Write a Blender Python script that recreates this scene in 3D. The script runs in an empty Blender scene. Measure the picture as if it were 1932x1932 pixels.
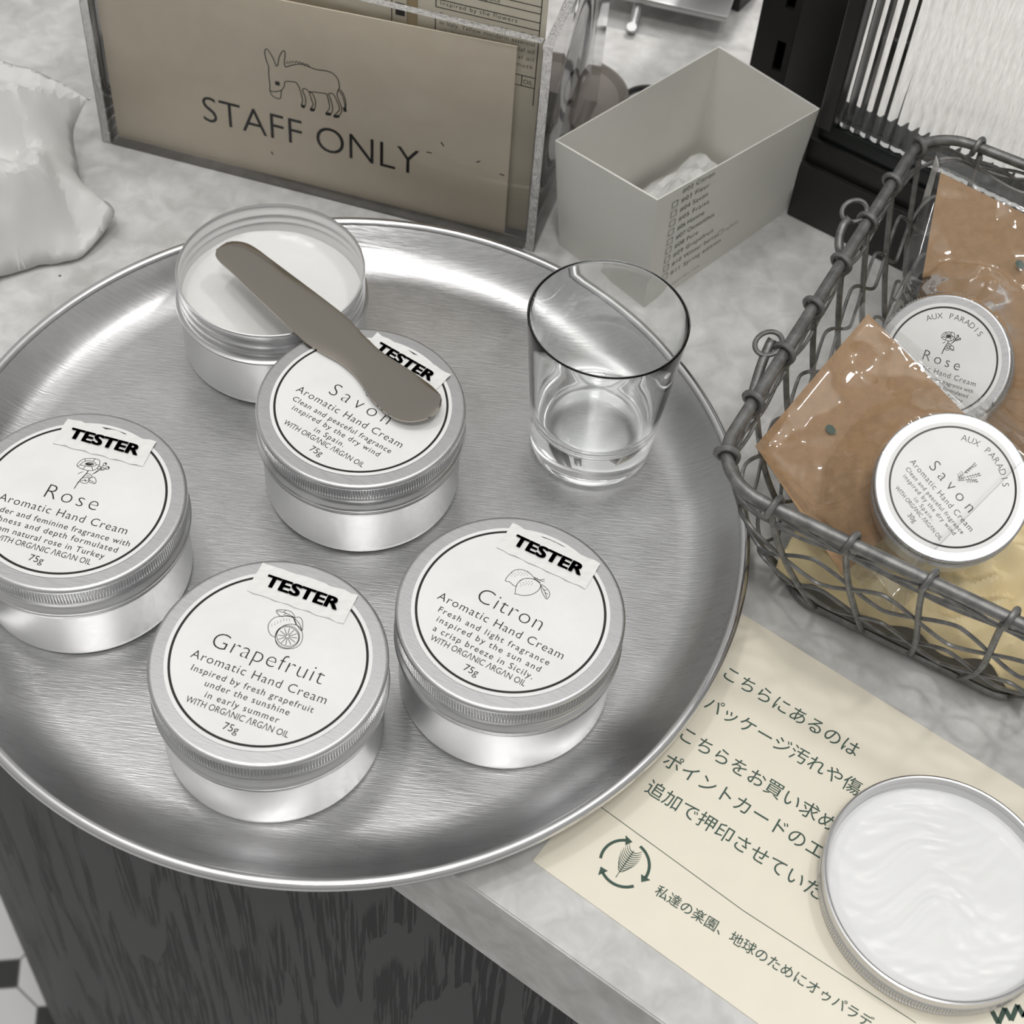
import bpy, bmesh, math, random
import numpy as np
from mathutils import Vector, Matrix, noise

random.seed(7)
SC = bpy.context.scene
COL = SC.collection
PI = math.pi

# ------------------------------------------------------------------ camera
FPX, PITCH, ROLL, CAMH = 3040.29, math.radians(48.4389), math.radians(6.1641), 0.52729
CX, CY = 966 + 44.42, 966 - 250.63          # principal point of the (cropped) photograph
_cp, _sp, _cr, _sr = math.cos(PITCH), math.sin(PITCH), math.cos(ROLL), math.sin(ROLL)
FWD = Vector((0, _cp, -_sp))
_r0, _u0 = Vector((1, 0, 0)), Vector((0, _sp, _cp))
RGT = _cr * _r0 + _sr * _u0
UPV = -_sr * _r0 + _cr * _u0
EYE = Vector((0, 0, CAMH))
cam = bpy.data.cameras.new('camera')
cam.sensor_fit = 'HORIZONTAL'; cam.sensor_width = 36
cam.lens = 36 * FPX / 1932
cam.shift_x = -44.42 / 1932
cam.shift_y = -250.63 / 1932
cam.clip_start = 0.01; cam.clip_end = 50
cam.dof.use_dof = True
cam.dof.focus_distance = 0.60
cam.dof.aperture_fstop = 20
camo = bpy.data.objects.new('camera', cam); COL.objects.link(camo)
M = Matrix.Identity(4)
for i in range(3):
    M[i][0], M[i][1], M[i][2], M[i][3] = RGT[i], UPV[i], -FWD[i], EYE[i]
camo.matrix_world = M
SC.camera = camo

# ------------------------------------------------------------------ world, lamps, exposure
w = bpy.data.worlds.new('shop_ambient'); SC.world = w; w.use_nodes = True
nt = w.node_tree; bg = nt.nodes['Background']
tc = nt.nodes.new('ShaderNodeTexCoord'); sx = nt.nodes.new('ShaderNodeSeparateXYZ')
rp = nt.nodes.new('ShaderNodeValToRGB'); mr = nt.nodes.new('ShaderNodeMapRange')
nt.links.new(tc.outputs['Generated'], sx.inputs[0])
mr.inputs['From Min'].default_value = -1; mr.inputs['From Max'].default_value = 1
nt.links.new(sx.outputs['Z'], mr.inputs['Value']); nt.links.new(mr.outputs[0], rp.inputs[0])
e = rp.color_ramp.elements
e[0].position = 0.30; e[0].color = (.17, .17, .17, 1)
e[1].position = 1.0; e[1].color = (1.45, 1.44, 1.41, 1)
for pos, cl in ((.52, (.30, .297, .29, 1)), (.72, (.36, .357, .35, 1)), (.90, (.40, .398, .392, 1)), (.955, (.85, .84, .82, 1))):
    k = e.new(pos); k.color = cl
nt.links.new(rp.outputs[0], bg.inputs['Color']); bg.inputs['Strength'].default_value = 1.18

def lamp(name, loc, target, size, power, color=(1, .985, .965)):
    l = bpy.data.lights.new(name, 'AREA'); l.shape = 'DISK'; l.size = size; l.energy = power; l.color = color
    o = bpy.data.objects.new(name, l); COL.objects.link(o); o.location = loc
    o.rotation_euler = (Vector(target) - Vector(loc)).to_track_quat('-Z', 'Y').to_euler()
    return o
lamp('ceiling_or_fill_spot', (-.42, .50, 1.9), (-.05, .4, 0), .17, 4.5)
lamp('ceiling_or_fill_spot', (.62, .58, 1.9), (.05, .4, 0), .17, 4.5)
lamp('ceiling_or_fill_spot', (.05, -.45, 1.9), (.05, .45, 0), .28, 8.4)  # unseen front fill, added to brighten the upright card and paper carton
sp_ = bpy.data.lights.new('rear_fill_spot', 'SPOT'); sp_.energy = 95; sp_.spot_size = math.radians(38); sp_.spot_blend = .6; sp_.shadow_soft_size = .06; sp_.color = (1, .955, .935)  # rear fill lamp added to brighten the back worktop, cone kept off the tray
so_ = bpy.data.objects.new('rear_fill_spot', sp_); COL.objects.link(so_); so_.location = (.35, 1.45, 1.9)
so_.rotation_euler = (Vector((.36, 1.15, 0)) - Vector((.35, 1.45, 1.9))).to_track_quat('-Z', 'Y').to_euler()

vs = SC.view_settings
vs.view_transform = 'Standard'; vs.look = 'None'; vs.gamma = 1; vs.use_curve_mapping = False
vs.exposure = 0.0
SC.cycles.max_bounces = 20; SC.cycles.transmission_bounces = 20; SC.cycles.glossy_bounces = 8; SC.cycles.transparent_max_bounces = 40

# ------------------------------------------------------------------ pixel -> point helpers
CZ = -0.002                                   # height of the worktop; the tray's floor is at z = 0
def ray(px, py):
    return FWD * FPX + RGT * (px - CX) - UPV * (py - CY)
def at(px, py, z=CZ):
    d = ray(px, py); return EYE + d * ((z - CAMH) / d.z)
def atp(px, py, P, n):
    d = ray(px, py); return EYE + d * ((Vector(P) - EYE).dot(n) / d.dot(n))
def crop(s, ox, oy):
    return lambda a, b: (ox + a / s, oy + b / s)

# ------------------------------------------------------------------ object helpers
def tag(o, label=None, cat=None, group=None, kind=None):
    if label: o['label'] = label
    if cat: o['category'] = cat
    if group: o['group'] = group
    if kind: o['kind'] = kind
    return o
def thing(name, label, cat, loc=(0, 0, 0), rotz=0, group=None):
    o = bpy.data.objects.new(name, None); COL.objects.link(o)
    o.location = loc; o.rotation_euler = (0, 0, rotz); o.empty_display_size = .01
    return tag(o, label, cat, group)
def obj(name, bm, mats, parent=None, smooth=True, local=False, angle=40):
    """link bm as ONE object; geometry is in world space unless local"""
    me = bpy.data.meshes.new(name)
    if parent is not None and not local:
        bm.transform(parent.matrix_basis.inverted())
    bm.to_mesh(me); bm.free()
    for m in (mats if isinstance(mats, (list, tuple)) else [mats]): me.materials.append(m)
    if smooth:
        me.polygons.foreach_set('use_smooth', [True] * len(me.polygons))
        try: me.set_sharp_from_angle(angle=math.radians(angle))
        except Exception: pass
    o = bpy.data.objects.new(name, me); COL.objects.link(o)
    if parent is not None: o.parent = parent
    return o

def lathe(bm, prof, n=128, center=(0, 0, 0), rmod=None, mi=0):
    """prof: list of (r, z) from first to last; r = 0 closes with a pole"""
    c = Vector(center); rings = []
    for j, (r, z) in enumerate(prof):
        if r < 1e-7: rings.append([bm.verts.new(c + Vector((0, 0, z)))])
        else:
            ring = []
            for i in range(n):
                a = 2 * PI * i / n
                rr = r if rmod is None else rmod(r, z, a, j, i)
                ring.append(bm.verts.new(c + Vector((rr * math.cos(a), rr * math.sin(a), z))))
            rings.append(ring)
    for A, B in zip(rings, rings[1:]):
        for i in range(n):
            k = (i + 1) % n
            if len(A) == 1 and len(B) == 1: continue
            if len(A) == 1: f = (A[0], B[k], B[i])
            elif len(B) == 1: f = (A[i], A[k], B[0])
            else: f = (A[i], A[k], B[k], B[i])
            bm.faces.new(f).material_index = mi
    return bm
def fixn(bm):
    bmesh.ops.recalc_face_normals(bm, faces=bm.faces[:]); return bm

def box(bm, P, ax, ay, az, mi=0):
    """box from corner P along three edge vectors"""
    P, ax, ay, az = map(Vector, (P, ax, ay, az))
    v = [bm.verts.new(P + ax * i + ay * j + az * k) for k in (0, 1) for j in (0, 1) for i in (0, 1)]
    fs = [bm.faces.new([v[i] for i in q]) for q in ((0, 2, 3, 1), (4, 5, 7, 6), (0, 1, 5, 4), (2, 6, 7, 3), (0, 4, 6, 2), (1, 3, 7, 5))]
    for f in fs: f.material_index = mi
    return fs
def bevel(bm, off, seg=2):
    bmesh.ops.recalc_face_normals(bm, faces=bm.faces[:])
    bmesh.ops.bevel(bm, geom=bm.edges[:], offset=off, segments=seg, profile=.5, affect='EDGES', clamp_overlap=True)
    return bm

def tube(bm, pts, r, n=8, closed=False, mi=0):
    pts = [Vector(p) for p in pts]; m = len(pts)
    T = []
    for i in range(m):
        if closed: t = pts[(i + 1) % m] - pts[i - 1]
        else: t = pts[min(i + 1, m - 1)] - pts[max(i - 1, 0)]
        T.append(t.normalized())
    u = T[0].orthogonal().normalized(); rings = []
    for i in range(m):
        u = (u - T[i] * u.dot(T[i])).normalized(); v = T[i].cross(u)
        rr = r(i / max(1, m - 1)) if callable(r) else r
        rings.append([bm.verts.new(pts[i] + rr * (math.cos(2 * PI * k / n) * u + math.sin(2 * PI * k / n) * v)) for k in range(n)])
    for i in range(m if closed else m - 1):
        A, B = rings[i], rings[(i + 1) % m]
        sh = 0
        if closed and i == m - 1:
            sh = min(range(n), key=lambda s: (A[0].co - B[s].co).length)
        for k in range(n):
            bm.faces.new((A[k], A[(k + 1) % n], B[(k + 1 + sh) % n], B[(k + sh) % n])).material_index = mi
    if not closed:
        bm.faces.new(rings[0][::-1]).material_index = mi; bm.faces.new(rings[-1]).material_index = mi
    return bm
def smoothline(p, sub=6, closed=False):
    p = [Vector(q) for q in p]; m = len(p); out = []
    for i in range(m if closed else m - 1):
        if closed: a, b, c, d = p[i - 1], p[i], p[(i + 1) % m], p[(i + 2) % m]
        else: a, b, c, d = p[max(i - 1, 0)], p[i], p[i + 1], p[min(i + 2, m - 1)]
        for k in range(sub):
            t = k / sub
            out.append(.5 * ((2 * b) + (c - a) * t + (2 * a - 5 * b + 4 * c - d) * t * t + (3 * b - a - 3 * c + d) * t ** 3))
    if not closed: out.append(p[-1])
    return out

# ------------------------------------------------------------------ materials
def mat(name, color, rough=.5, metal=0, var=0, vscale=(20, 20, 20), bump=0, bscale=(200, 200, 200), bdist=.0005, rvar=0, spec=None, trans=0, ior=1.45, detail=4, col2=None, sss=0, ramp=(.35, .65)):
    m = bpy.data.materials.new(name); m.use_nodes = True
    n = m.node_tree.nodes; L = m.node_tree.links; b = n['Principled BSDF']
    b.inputs['Base Color'].default_value = (*color, 1); b.inputs['Roughness'].default_value = rough
    b.inputs['Metallic'].default_value = metal; b.inputs['IOR'].default_value = ior
    if spec is not None: b.inputs['Specular IOR Level'].default_value = spec
    if trans: b.inputs['Transmission Weight'].default_value = trans
    if sss:
        b.inputs['Subsurface Weight'].default_value = sss; b.inputs['Subsurface Radius'].default_value = (.002, .002, .0016)
        b.inputs['Subsurface Scale'].default_value = 1
    t = n.new('ShaderNodeTexCoord')
    def nz(sc, det=detail, rgh=.55, dist=0):
        mp = n.new('ShaderNodeMapping'); mp.inputs['Scale'].default_value = sc
        L.new(t.outputs['Object'], mp.inputs[0]); x = n.new('ShaderNodeTexNoise')
        x.inputs['Scale'].default_value = 1; x.inputs['Detail'].default_value = det; x.inputs['Roughness'].default_value = rgh
        x.inputs['Distortion'].default_value = dist
        L.new(mp.outputs[0], x.inputs['Vector']); return x
    if var or col2:
        x = nz(vscale); r = n.new('ShaderNodeValToRGB')
        c2 = col2 or tuple(min(1, c * (1 + var)) for c in color); c1 = color if col2 else tuple(c * (1 - var) for c in color)
        r.color_ramp.elements[0].color = (*c1, 1); r.color_ramp.elements[1].color = (*c2, 1)
        r.color_ramp.elements[0].position, r.color_ramp.elements[1].position = ramp
        L.new(x.outputs['Fac'], r.inputs[0]); L.new(r.outputs[0], b.inputs['Base Color'])
    if bump:
        x = nz(bscale); bp = n.new('ShaderNodeBump'); bp.inputs['Strength'].default_value = bump; bp.inputs['Distance'].default_value = bdist
        L.new(x.outputs['Fac'], bp.inputs['Height']); L.new(bp.outputs[0], b.inputs['Normal'])
    if rvar:
        x = nz(bscale if not var else vscale); r = n.new('ShaderNodeMapRange')
        r.inputs['From Min'].default_value = .3; r.inputs['From Max'].default_value = .7
        r.inputs['To Min'].default_value = rough - rvar; r.inputs['To Max'].default_value = rough + rvar
        L.new(x.outputs['Fac'], r.inputs['Value']); L.new(r.outputs[0], b.inputs['Roughness'])
    return m

INK = mat('ink_black', (.012, .012, .012), .6)
GINK = mat('ink_green', (.045, .085, .065), .6)
LABEL = mat('label_paper', (.80, .80, .79), .55, var=.03, vscale=(60, 60, 60))
STICK = mat('sticker_paper', (.78, .78, .76), .5, bump=.25, bscale=(300, 300, 300))
ALU = mat('satin_aluminium', (.69, .69, .695), .36, 1, bump=.015, bscale=(500, 500, 500), rvar=.03)
ALUTOP = mat('brushed_aluminium', (.56, .56, .565), .40, 1, bump=.10, bscale=(250, 2200, 400), bdist=.0003, rvar=.07)
STEEL = mat('mirror_steel', (.41, .375, .33), .13, 1, bump=.03, bscale=(60, 900, 300), bdist=.0002)
CREAM = mat('white_cream', (.79, .79, .775), .28, bump=.35, bscale=(70, 110, 70), bdist=.0015, spec=.5)
GLASS = mat('clear_glass', (.99, 1, .995), .0, trans=1, ior=1.5)
SIGNP = mat('sign_card', (.87, .79, .64), .55, var=.02, vscale=(90, 90, 90))
CARDP = mat('cream_card', (.62, .58, .47), .6, var=.04, vscale=(60, 60, 60))
CARTON = mat('white_carton', (.70, .69, .64), .5, var=.02, vscale=(40, 40, 40))
NOTICE = mat('cream_laminate', (.80, .75, .63), .35, var=.012, vscale=(80, 80, 80))
BLACK = mat('black_metal', (.012, .0115, .011), .38, bump=.08, bscale=(700, 700, 700))
BLACK2 = mat('black_gasket', (.006, .009, .009), .25)
WIRE = mat('galvanised_wire', (.20, .20, .195), .45, .7, var=.25, vscale=(220, 220, 220), bump=.12, bscale=(500, 500, 500))
KRAFT = mat('kraft_card', (.34, .212, .112), .75, var=.08, vscale=(300, 300, 300), bump=.1, bscale=(500, 500, 500))
YTISS = mat('yellow_tissue', (.74, .62, .37), .65, var=.08, vscale=(35, 35, 35))
WTISS = mat('white_tissue', (.64, .635, .62), .6, var=.02, vscale=(30, 30, 30))
GREYM = mat('grey_metal', (.42, .42, .42), .35, .7)
TAUPE = mat('taupe_shadow', (.20, .18, .16), .4)  # dark tone standing in for a rounded shadow behind the holder

def film_mat():
    m = bpy.data.materials.new('cellophane'); m.use_nodes = True
    n = m.node_tree.nodes; L = m.node_tree.links; n.remove(n['Principled BSDF'])
    tr = n.new('ShaderNodeBsdfTransparent'); gl = n.new('ShaderNodeBsdfGlossy'); mx = n.new('ShaderNodeMixShader')
    tr.inputs[0].default_value = (.985, .985, .98, 1); gl.inputs['Roughness'].default_value = .06
    lw = n.new('ShaderNodeLayerWeight'); lw.inputs[0].default_value = .12
    t = n.new('ShaderNodeTexCoord'); mp = n.new('ShaderNodeMapping'); mp.inputs['Scale'].default_value = (28, 28, 28)
    x = n.new('ShaderNodeTexNoise'); x.inputs['Scale'].default_value = 1; x.inputs['Detail'].default_value = 1; x.inputs['Distortion'].default_value = .6
    bp = n.new('ShaderNodeBump'); bp.inputs['Strength'].default_value = .15; bp.inputs['Distance'].default_value = .004
    L.new(t.outputs['Object'], mp.inputs[0]); L.new(mp.outputs[0], x.inputs['Vector']); L.new(x.outputs['Fac'], bp.inputs['Height'])
    L.new(bp.outputs[0], gl.inputs['Normal']); L.new(bp.outputs[0], lw.inputs['Normal'])
    mr_ = n.new('ShaderNodeMapRange'); mr_.inputs['To Min'].default_value = .07; mr_.inputs['To Max'].default_value = .8
    L.new(lw.outputs['Fresnel'], mr_.inputs['Value']); L.new(mr_.outputs[0], mx.inputs[0])
    L.new(tr.outputs[0], mx.inputs[1]); L.new(gl.outputs[0], mx.inputs[2]); L.new(mx.outputs[0], n['Material Output'].inputs['Surface'])
    return m
FILM = film_mat()
def sheet_mat(name, tint, refl, extra=None):
    m = bpy.data.materials.new(name); m.use_nodes = True
    n = m.node_tree.nodes; L = m.node_tree.links; n.remove(n['Principled BSDF'])
    tr = n.new('ShaderNodeBsdfTransparent'); tr.inputs[0].default_value = (*tint, 1)
    gl = n.new('ShaderNodeBsdfGlossy'); gl.inputs['Roughness'].default_value = .03
    fr = n.new('ShaderNodeFresnel'); fr.inputs['IOR'].default_value = refl; mx = n.new('ShaderNodeMixShader')
    L.new(fr.outputs[0], mx.inputs[0]); L.new(gl.outputs[0], mx.inputs[2])
    if extra:
        g2 = n.new('ShaderNodeBsdfGlass'); g2.inputs['Roughness'].default_value = .03; g2.inputs['IOR'].default_value = 1.45
        m2 = n.new('ShaderNodeMixShader'); m2.inputs[0].default_value = extra
        L.new(tr.outputs[0], m2.inputs[1]); L.new(g2.outputs[0], m2.inputs[2]); L.new(m2.outputs[0], mx.inputs[1])
    else: L.new(tr.outputs[0], mx.inputs[1])
    L.new(mx.outputs[0], n['Material Output'].inputs['Surface']); return m
ACRYL = sheet_mat('clear_acrylic', (.985, .98, .98), 1.22)
RIBG = mat('ribbed_glass', (.98, .98, .97), .0, trans=1, ior=1.45)

def tray_mat():
    m = bpy.data.materials.new('worn_tray_aluminium'); m.use_nodes = True
    n = m.node_tree.nodes; L = m.node_tree.links; b = n['Principled BSDF']
    b.inputs['Metallic'].default_value = 1
    t = n.new('ShaderNodeTexCoord')
    def nz(sc, det, rot=0):
        mp = n.new('ShaderNodeMapping'); mp.inputs['Scale'].default_value = sc; mp.inputs['Rotation'].default_value = (0, 0, rot)
        L.new(t.outputs['Object'], mp.inputs[0]); x = n.new('ShaderNodeTexNoise'); x.inputs['Scale'].default_value = 1
        x.inputs['Detail'].default_value = det; x.inputs['Roughness'].default_value = .6; L.new(mp.outputs[0], x.inputs['Vector']); return x
    a = nz((130, 1100, 60), 3, .25); c = nz((14, 14, 14), 5); s = nz((90, 2600, 90), 2, -.5)
    r = n.new('ShaderNodeValToRGB'); r.color_ramp.elements[0].position = .3; r.color_ramp.elements[1].position = .7
    r.color_ramp.elements[0].color = (.48, .48, .485, 1); r.color_ramp.elements[1].color = (.66, .66, .66, 1)
    mixf = n.new('ShaderNodeMath'); mixf.operation = 'MULTIPLY_ADD'; mixf.inputs[1].default_value = .35; L.new(a.outputs['Fac'], mixf.inputs[0])
    h = n.new('ShaderNodeMath'); h.operation = 'MULTIPLY'; h.inputs[1].default_value = .65; L.new(c.outputs['Fac'], h.inputs[0]); L.new(h.outputs[0], mixf.inputs[2])
    L.new(mixf.outputs[0], r.inputs[0]); L.new(r.outputs[0], b.inputs['Base Color'])
    mr_ = n.new('ShaderNodeMapRange'); mr_.inputs['From Min'].default_value = .35; mr_.inputs['From Max'].default_value = .65
    mr_.inputs['To Min'].default_value = .25; mr_.inputs['To Max'].default_value = .37
    L.new(mixf.outputs[0], mr_.inputs['Value']); L.new(mr_.outputs[0], b.inputs['Roughness'])
    ad = n.new('ShaderNodeMath'); ad.operation = 'ADD'; L.new(a.outputs['Fac'], ad.inputs[0]); L.new(s.outputs['Fac'], ad.inputs[1])
    bp = n.new('ShaderNodeBump'); bp.inputs['Strength'].default_value = .22; bp.inputs['Distance'].default_value = .0003
    L.new(ad.outputs[0], bp.inputs['Height']); L.new(bp.outputs[0], b.inputs['Normal'])
    return m
TRAY = tray_mat()

def stone_mat():
    m = bpy.data.materials.new('grey_worktop_stone'); m.use_nodes = True
    n = m.node_tree.nodes; L = m.node_tree.links; b = n['Principled BSDF']; b.inputs['Roughness'].default_value = .42
    t = n.new('ShaderNodeTexCoord')
    x = n.new('ShaderNodeTexNoise'); x.inputs['Scale'].default_value = 22; x.inputs['Detail'].default_value = 7; x.inputs['Roughness'].default_value = .62
    y = n.new('ShaderNodeTexNoise'); y.inputs['Scale'].default_value = 95; y.inputs['Detail'].default_value = 4; y.inputs['Distortion'].default_value = .6
    v = n.new('ShaderNodeTexVoronoi'); v.inputs['Scale'].default_value = 60
    for k in (x, y, v): L.new(t.outputs['Object'], k.inputs['Vector'])
    mx = n.new('ShaderNodeMath'); mx.operation = 'ADD'; L.new(x.outputs['Fac'], mx.inputs[0]); L.new(y.outputs['Fac'], mx.inputs[1])
    hf = n.new('ShaderNodeMath'); hf.operation = 'MULTIPLY'; hf.inputs[1].default_value = .5; L.new(mx.outputs[0], hf.inputs[0])
    r = n.new('ShaderNodeValToRGB'); el = r.color_ramp.elements
    el[0].position = .36; el[0].color = (.43, .425, .41, 1); el[1].position = .64; el[1].color = (.65, .645, .635, 1)
    L.new(hf.outputs[0], r.inputs[0])
    # small dark specks
    lt = n.new('ShaderNodeMath'); lt.operation = 'LESS_THAN'; lt.inputs[1].default_value = .045; L.new(v.outputs['Distance'], lt.inputs[0])
    wn = n.new('ShaderNodeMath'); wn.operation = 'GREATER_THAN'; wn.inputs[1].default_value = .8
    sp = n.new('ShaderNodeSeparateColor'); L.new(v.outputs['Color'], sp.inputs[0]); L.new(sp.outputs[0], wn.inputs[0])
    an = n.new('ShaderNodeMath'); an.operation = 'MULTIPLY'; L.new(lt.outputs[0], an.inputs[0]); L.new(wn.outputs[0], an.inputs[1])
    mc = n.new('ShaderNodeMix'); mc.data_type = 'RGBA'; mc.inputs[7].default_value = (.12, .11, .10, 1)
    L.new(an.outputs[0], mc.inputs[0]); L.new(r.outputs[0], mc.inputs[6]); L.new(mc.outputs[2], b.inputs['Base Color'])
    return m
STONE = stone_mat()

def wood_mat():
    m = bpy.data.materials.new('charcoal_oak_veneer'); m.use_nodes = True
    n = m.node_tree.nodes; L = m.node_tree.links; b = n['Principled BSDF']; b.inputs['Roughness'].default_value = .5; b.inputs['Specular IOR Level'].default_value = .22
    t = n.new('ShaderNodeTexCoord')
    def nz(sc, det, rgh=.5, dist=0):
        mp = n.new('ShaderNodeMapping'); mp.inputs['Scale'].default_value = sc
        L.new(t.outputs['UV'], mp.inputs[0]); x = n.new('ShaderNodeTexNoise'); x.inputs['Scale'].default_value = 1
        x.inputs['Detail'].default_value = det; x.inputs['Roughness'].default_value = rgh; x.inputs['Distortion'].default_value = dist
        L.new(mp.outputs[0], x.inputs['Vector']); return x
    # cathedral growth rings: a slow height field cut into bands, filled with short vertical pores
    f = nz((10, 1.1, 1), 3, .5)
    ml = n.new('ShaderNodeMath'); ml.operation = 'MULTIPLY'; ml.inputs[1].default_value = 13; L.new(f.outputs['Fac'], ml.inputs[0])
    fr = n.new('ShaderNodeMath'); fr.operation = 'FRACT'; L.new(ml.outputs[0], fr.inputs[0])
    band = n.new('ShaderNodeMapRange'); band.inputs['From Min'].default_value = .35; band.inputs['From Max'].default_value = .98
    L.new(fr.outputs[0], band.inputs['Value'])
    p = nz((520, 16, 1), 2, .6)
    pr = n.new('ShaderNodeMapRange'); pr.inputs['From Min'].default_value = .44; pr.inputs['From Max'].default_value = .54
    L.new(p.outputs['Fac'], pr.inputs['Value'])
    mu = n.new('ShaderNodeMath'); mu.operation = 'MULTIPLY'; L.new(band.outputs[0], mu.inputs[0]); L.new(pr.outputs[0], mu.inputs[1])
    r = n.new('ShaderNodeValToRGB'); el = r.color_ramp.elements
    el[0].position = .08; el[0].color = (.060, .060, .061, 1); el[1].position = .30; el[1].color = (.007, .007, .008, 1)
    L.new(mu.outputs[0], r.inputs[0]); L.new(r.outputs[0], b.inputs['Base Color'])
    bp = n.new('ShaderNodeBump'); bp.inputs['Strength'].default_value = .2; bp.inputs['Distance'].default_value = .0005; bp.invert = True
    L.new(mu.outputs[0], bp.inputs['Height']); L.new(bp.outputs[0], b.inputs['Normal'])
    return m
WOOD = wood_mat()

def floor_mat():
    m = bpy.data.materials.new('octagon_dot_tiles'); m.use_nodes = True
    n = m.node_tree.nodes; L = m.node_tree.links; b = n['Principled BSDF']; b.inputs['Roughness'].default_value = .3
    t = n.new('ShaderNodeTexCoord'); mp = n.new('ShaderNodeMapping'); dA, dB = at(8, 1838, -.90), at(96, 1925, -.90); dv = dB - dA; sc_ = 1 / dv.length; an_ = -math.atan2(dv.y, dv.x)
    mp.inputs['Rotation'].default_value = (0, 0, an_); mp.inputs['Scale'].default_value = (sc_, sc_, 1)
    mp.inputs['Location'].default_value = (-(math.cos(an_) * dA.x - math.sin(an_) * dA.y) * sc_, -(math.sin(an_) * dA.x + math.cos(an_) * dA.y) * sc_, 0)
    print('tile', dv.length)
    L.new(t.outputs['Object'], mp.inputs[0]); s = n.new('ShaderNodeSeparateXYZ'); L.new(mp.outputs[0], s.inputs[0])
    def mth(op, a, bb=None):
        k = n.new('ShaderNodeMath'); k.operation = op
        for i, q in enumerate((a, bb)):
            if q is None: continue
            if isinstance(q, (int, float)): k.inputs[i].default_value = q
            else: L.new(q, k.inputs[i])
        return k.outputs[0]
    # distance to the nearest grid corner / edge in tile units
    dx = mth('PINGPONG', s.outputs['X'], .5); dy = mth('PINGPONG', s.outputs['Y'], .5)
    su = mth('ADD', dx, dy)
    dot = mth('LESS_THAN', su, .27)
    line = mth('MINIMUM', dx, dy)
    grout = mth('LESS_THAN', line, .014)
    ring = mth('LESS_THAN', mth('ABSOLUTE', mth('SUBTRACT', su, .285)), .018)
    gr = mth('MAXIMUM', grout, ring)
    c1 = n.new('ShaderNodeMix'); c1.data_type = 'RGBA'; c1.inputs[6].default_value = (.74, .74, .74, 1); c1.inputs[7].default_value = (.16, .16, .155, 1); L.new(gr, c1.inputs[0])
    c2 = n.new('ShaderNodeMix'); c2.data_type = 'RGBA'; c2.inputs[7].default_value = (.012, .012, .012, 1); L.new(c1.outputs[2], c2.inputs[6]); L.new(dot, c2.inputs[0])
    L.new(c2.outputs[2], b.inputs['Base Color'])
    return m
FLOORM = floor_mat()

# ------------------------------------------------------------------ lettering and line art
_tc = {}
def glyphs(body, offset=0, spacing=1.0, shear=0):
    key = (body, offset, round(spacing, 4), shear)
    if key in _tc: return _tc[key]
    cu = bpy.data.curves.new('lettering', 'FONT'); cu.body = body; cu.size = 1; cu.offset = offset; cu.space_character = spacing
    cu.fill_mode = 'FRONT'; cu.resolution_u = 4; cu.shear = shear
    o = bpy.data.objects.new('lettering', cu); COL.objects.link(o)
    dg = bpy.context.evaluated_depsgraph_get(); dg.update()
    me = bpy.data.meshes.new_from_object(o.evaluated_get(dg), depsgraph=dg)
    vs_ = [(v.co.x, v.co.y) for v in me.vertices]; fs = [tuple(p.vertices) for p in me.polygons]
    bpy.data.objects.remove(o); bpy.data.curves.remove(cu); bpy.data.meshes.remove(me)
    xs = [v[0] for v in vs_] or [0]
    _tc[key] = (vs_, fs, min(xs), max(xs)); return _tc[key]
_h = glyphs('H'); CAP = max(v[1] for v in _h[0])
def write(bm, body, A, ex, ey, width, cap=None, offset=0, mi=1, anchor='l', shear=0, stretch=False):
    """text on the plane (ex, ey) from baseline point A; letter spacing makes it `width` long at cap height `cap`"""
    A, ex, ey = Vector(A), Vector(ex), Vector(ey)
    if cap and len(body) > 1 and not stretch:
        s = cap / CAP
        w1 = (lambda g: g[3] - g[2])(glyphs(body, offset, 1, shear)); w2 = (lambda g: g[3] - g[2])(glyphs(body, offset, 1.5, shear))
        sp = 1 + (width / s - w1) / max(1e-6, (w2 - w1)) * .5
        sp = max(1.0, min(2.6, sp)); g = glyphs(body, offset, sp, shear); sx_ = width / (g[3] - g[2])
    else:
        g = glyphs(body, offset, 1, shear); sx_ = width / (g[3] - g[2]); s = sx_ if not cap else cap / CAP
    x0 = g[2] if anchor == 'l' else (g[2] + g[3]) / 2
    vv = [bm.verts.new(A + ex * ((x - x0) * sx_) + ey * (y * s)) for x, y in g[0]]
    up = ex.cross(ey)
    for f in g[1]:
        try: q = bm.faces.new([vv[i] for i in f])
        except ValueError: continue
        q.material_index = mi; q.normal_update()
        if q.normal.dot(up) < 0: q.normal_flip()
def stroke(bm, pts, up, hw, mi=1, closed=False, sub=5, taper=False):
    p = smoothline(pts, sub, closed) if sub > 1 else [Vector(q) for q in pts]
    up = Vector(up).normalized(); m = len(p); L_, R_ = [], []
    for i in range(m):
        t = (p[(i + 1) % m] - p[i - 1]) if closed else (p[min(i + 1, m - 1)] - p[max(i - 1, 0)])
        s = up.cross(t)
        s = s.normalized() if s.length > 1e-12 else up.orthogonal()
        h = hw * (1 - i / m * .8) if taper else hw
        L_.append(bm.verts.new(p[i] + s * h)); R_.append(bm.verts.new(p[i] - s * h))
    for i in range(m if closed else m - 1):
        k = (i + 1) % m
        bm.faces.new((R_[i], R_[k], L_[k], L_[i])).material_index = mi
def dotm(bm, P, ex, ey, r, mi=1, n=8):
    P = Vector(P)
    bm.faces.new([bm.verts.new(P + ex * (r * math.cos(2 * PI * i / n)) + ey * (r * math.sin(2 * PI * i / n))) for i in range(n)]).material_index = mi

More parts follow.
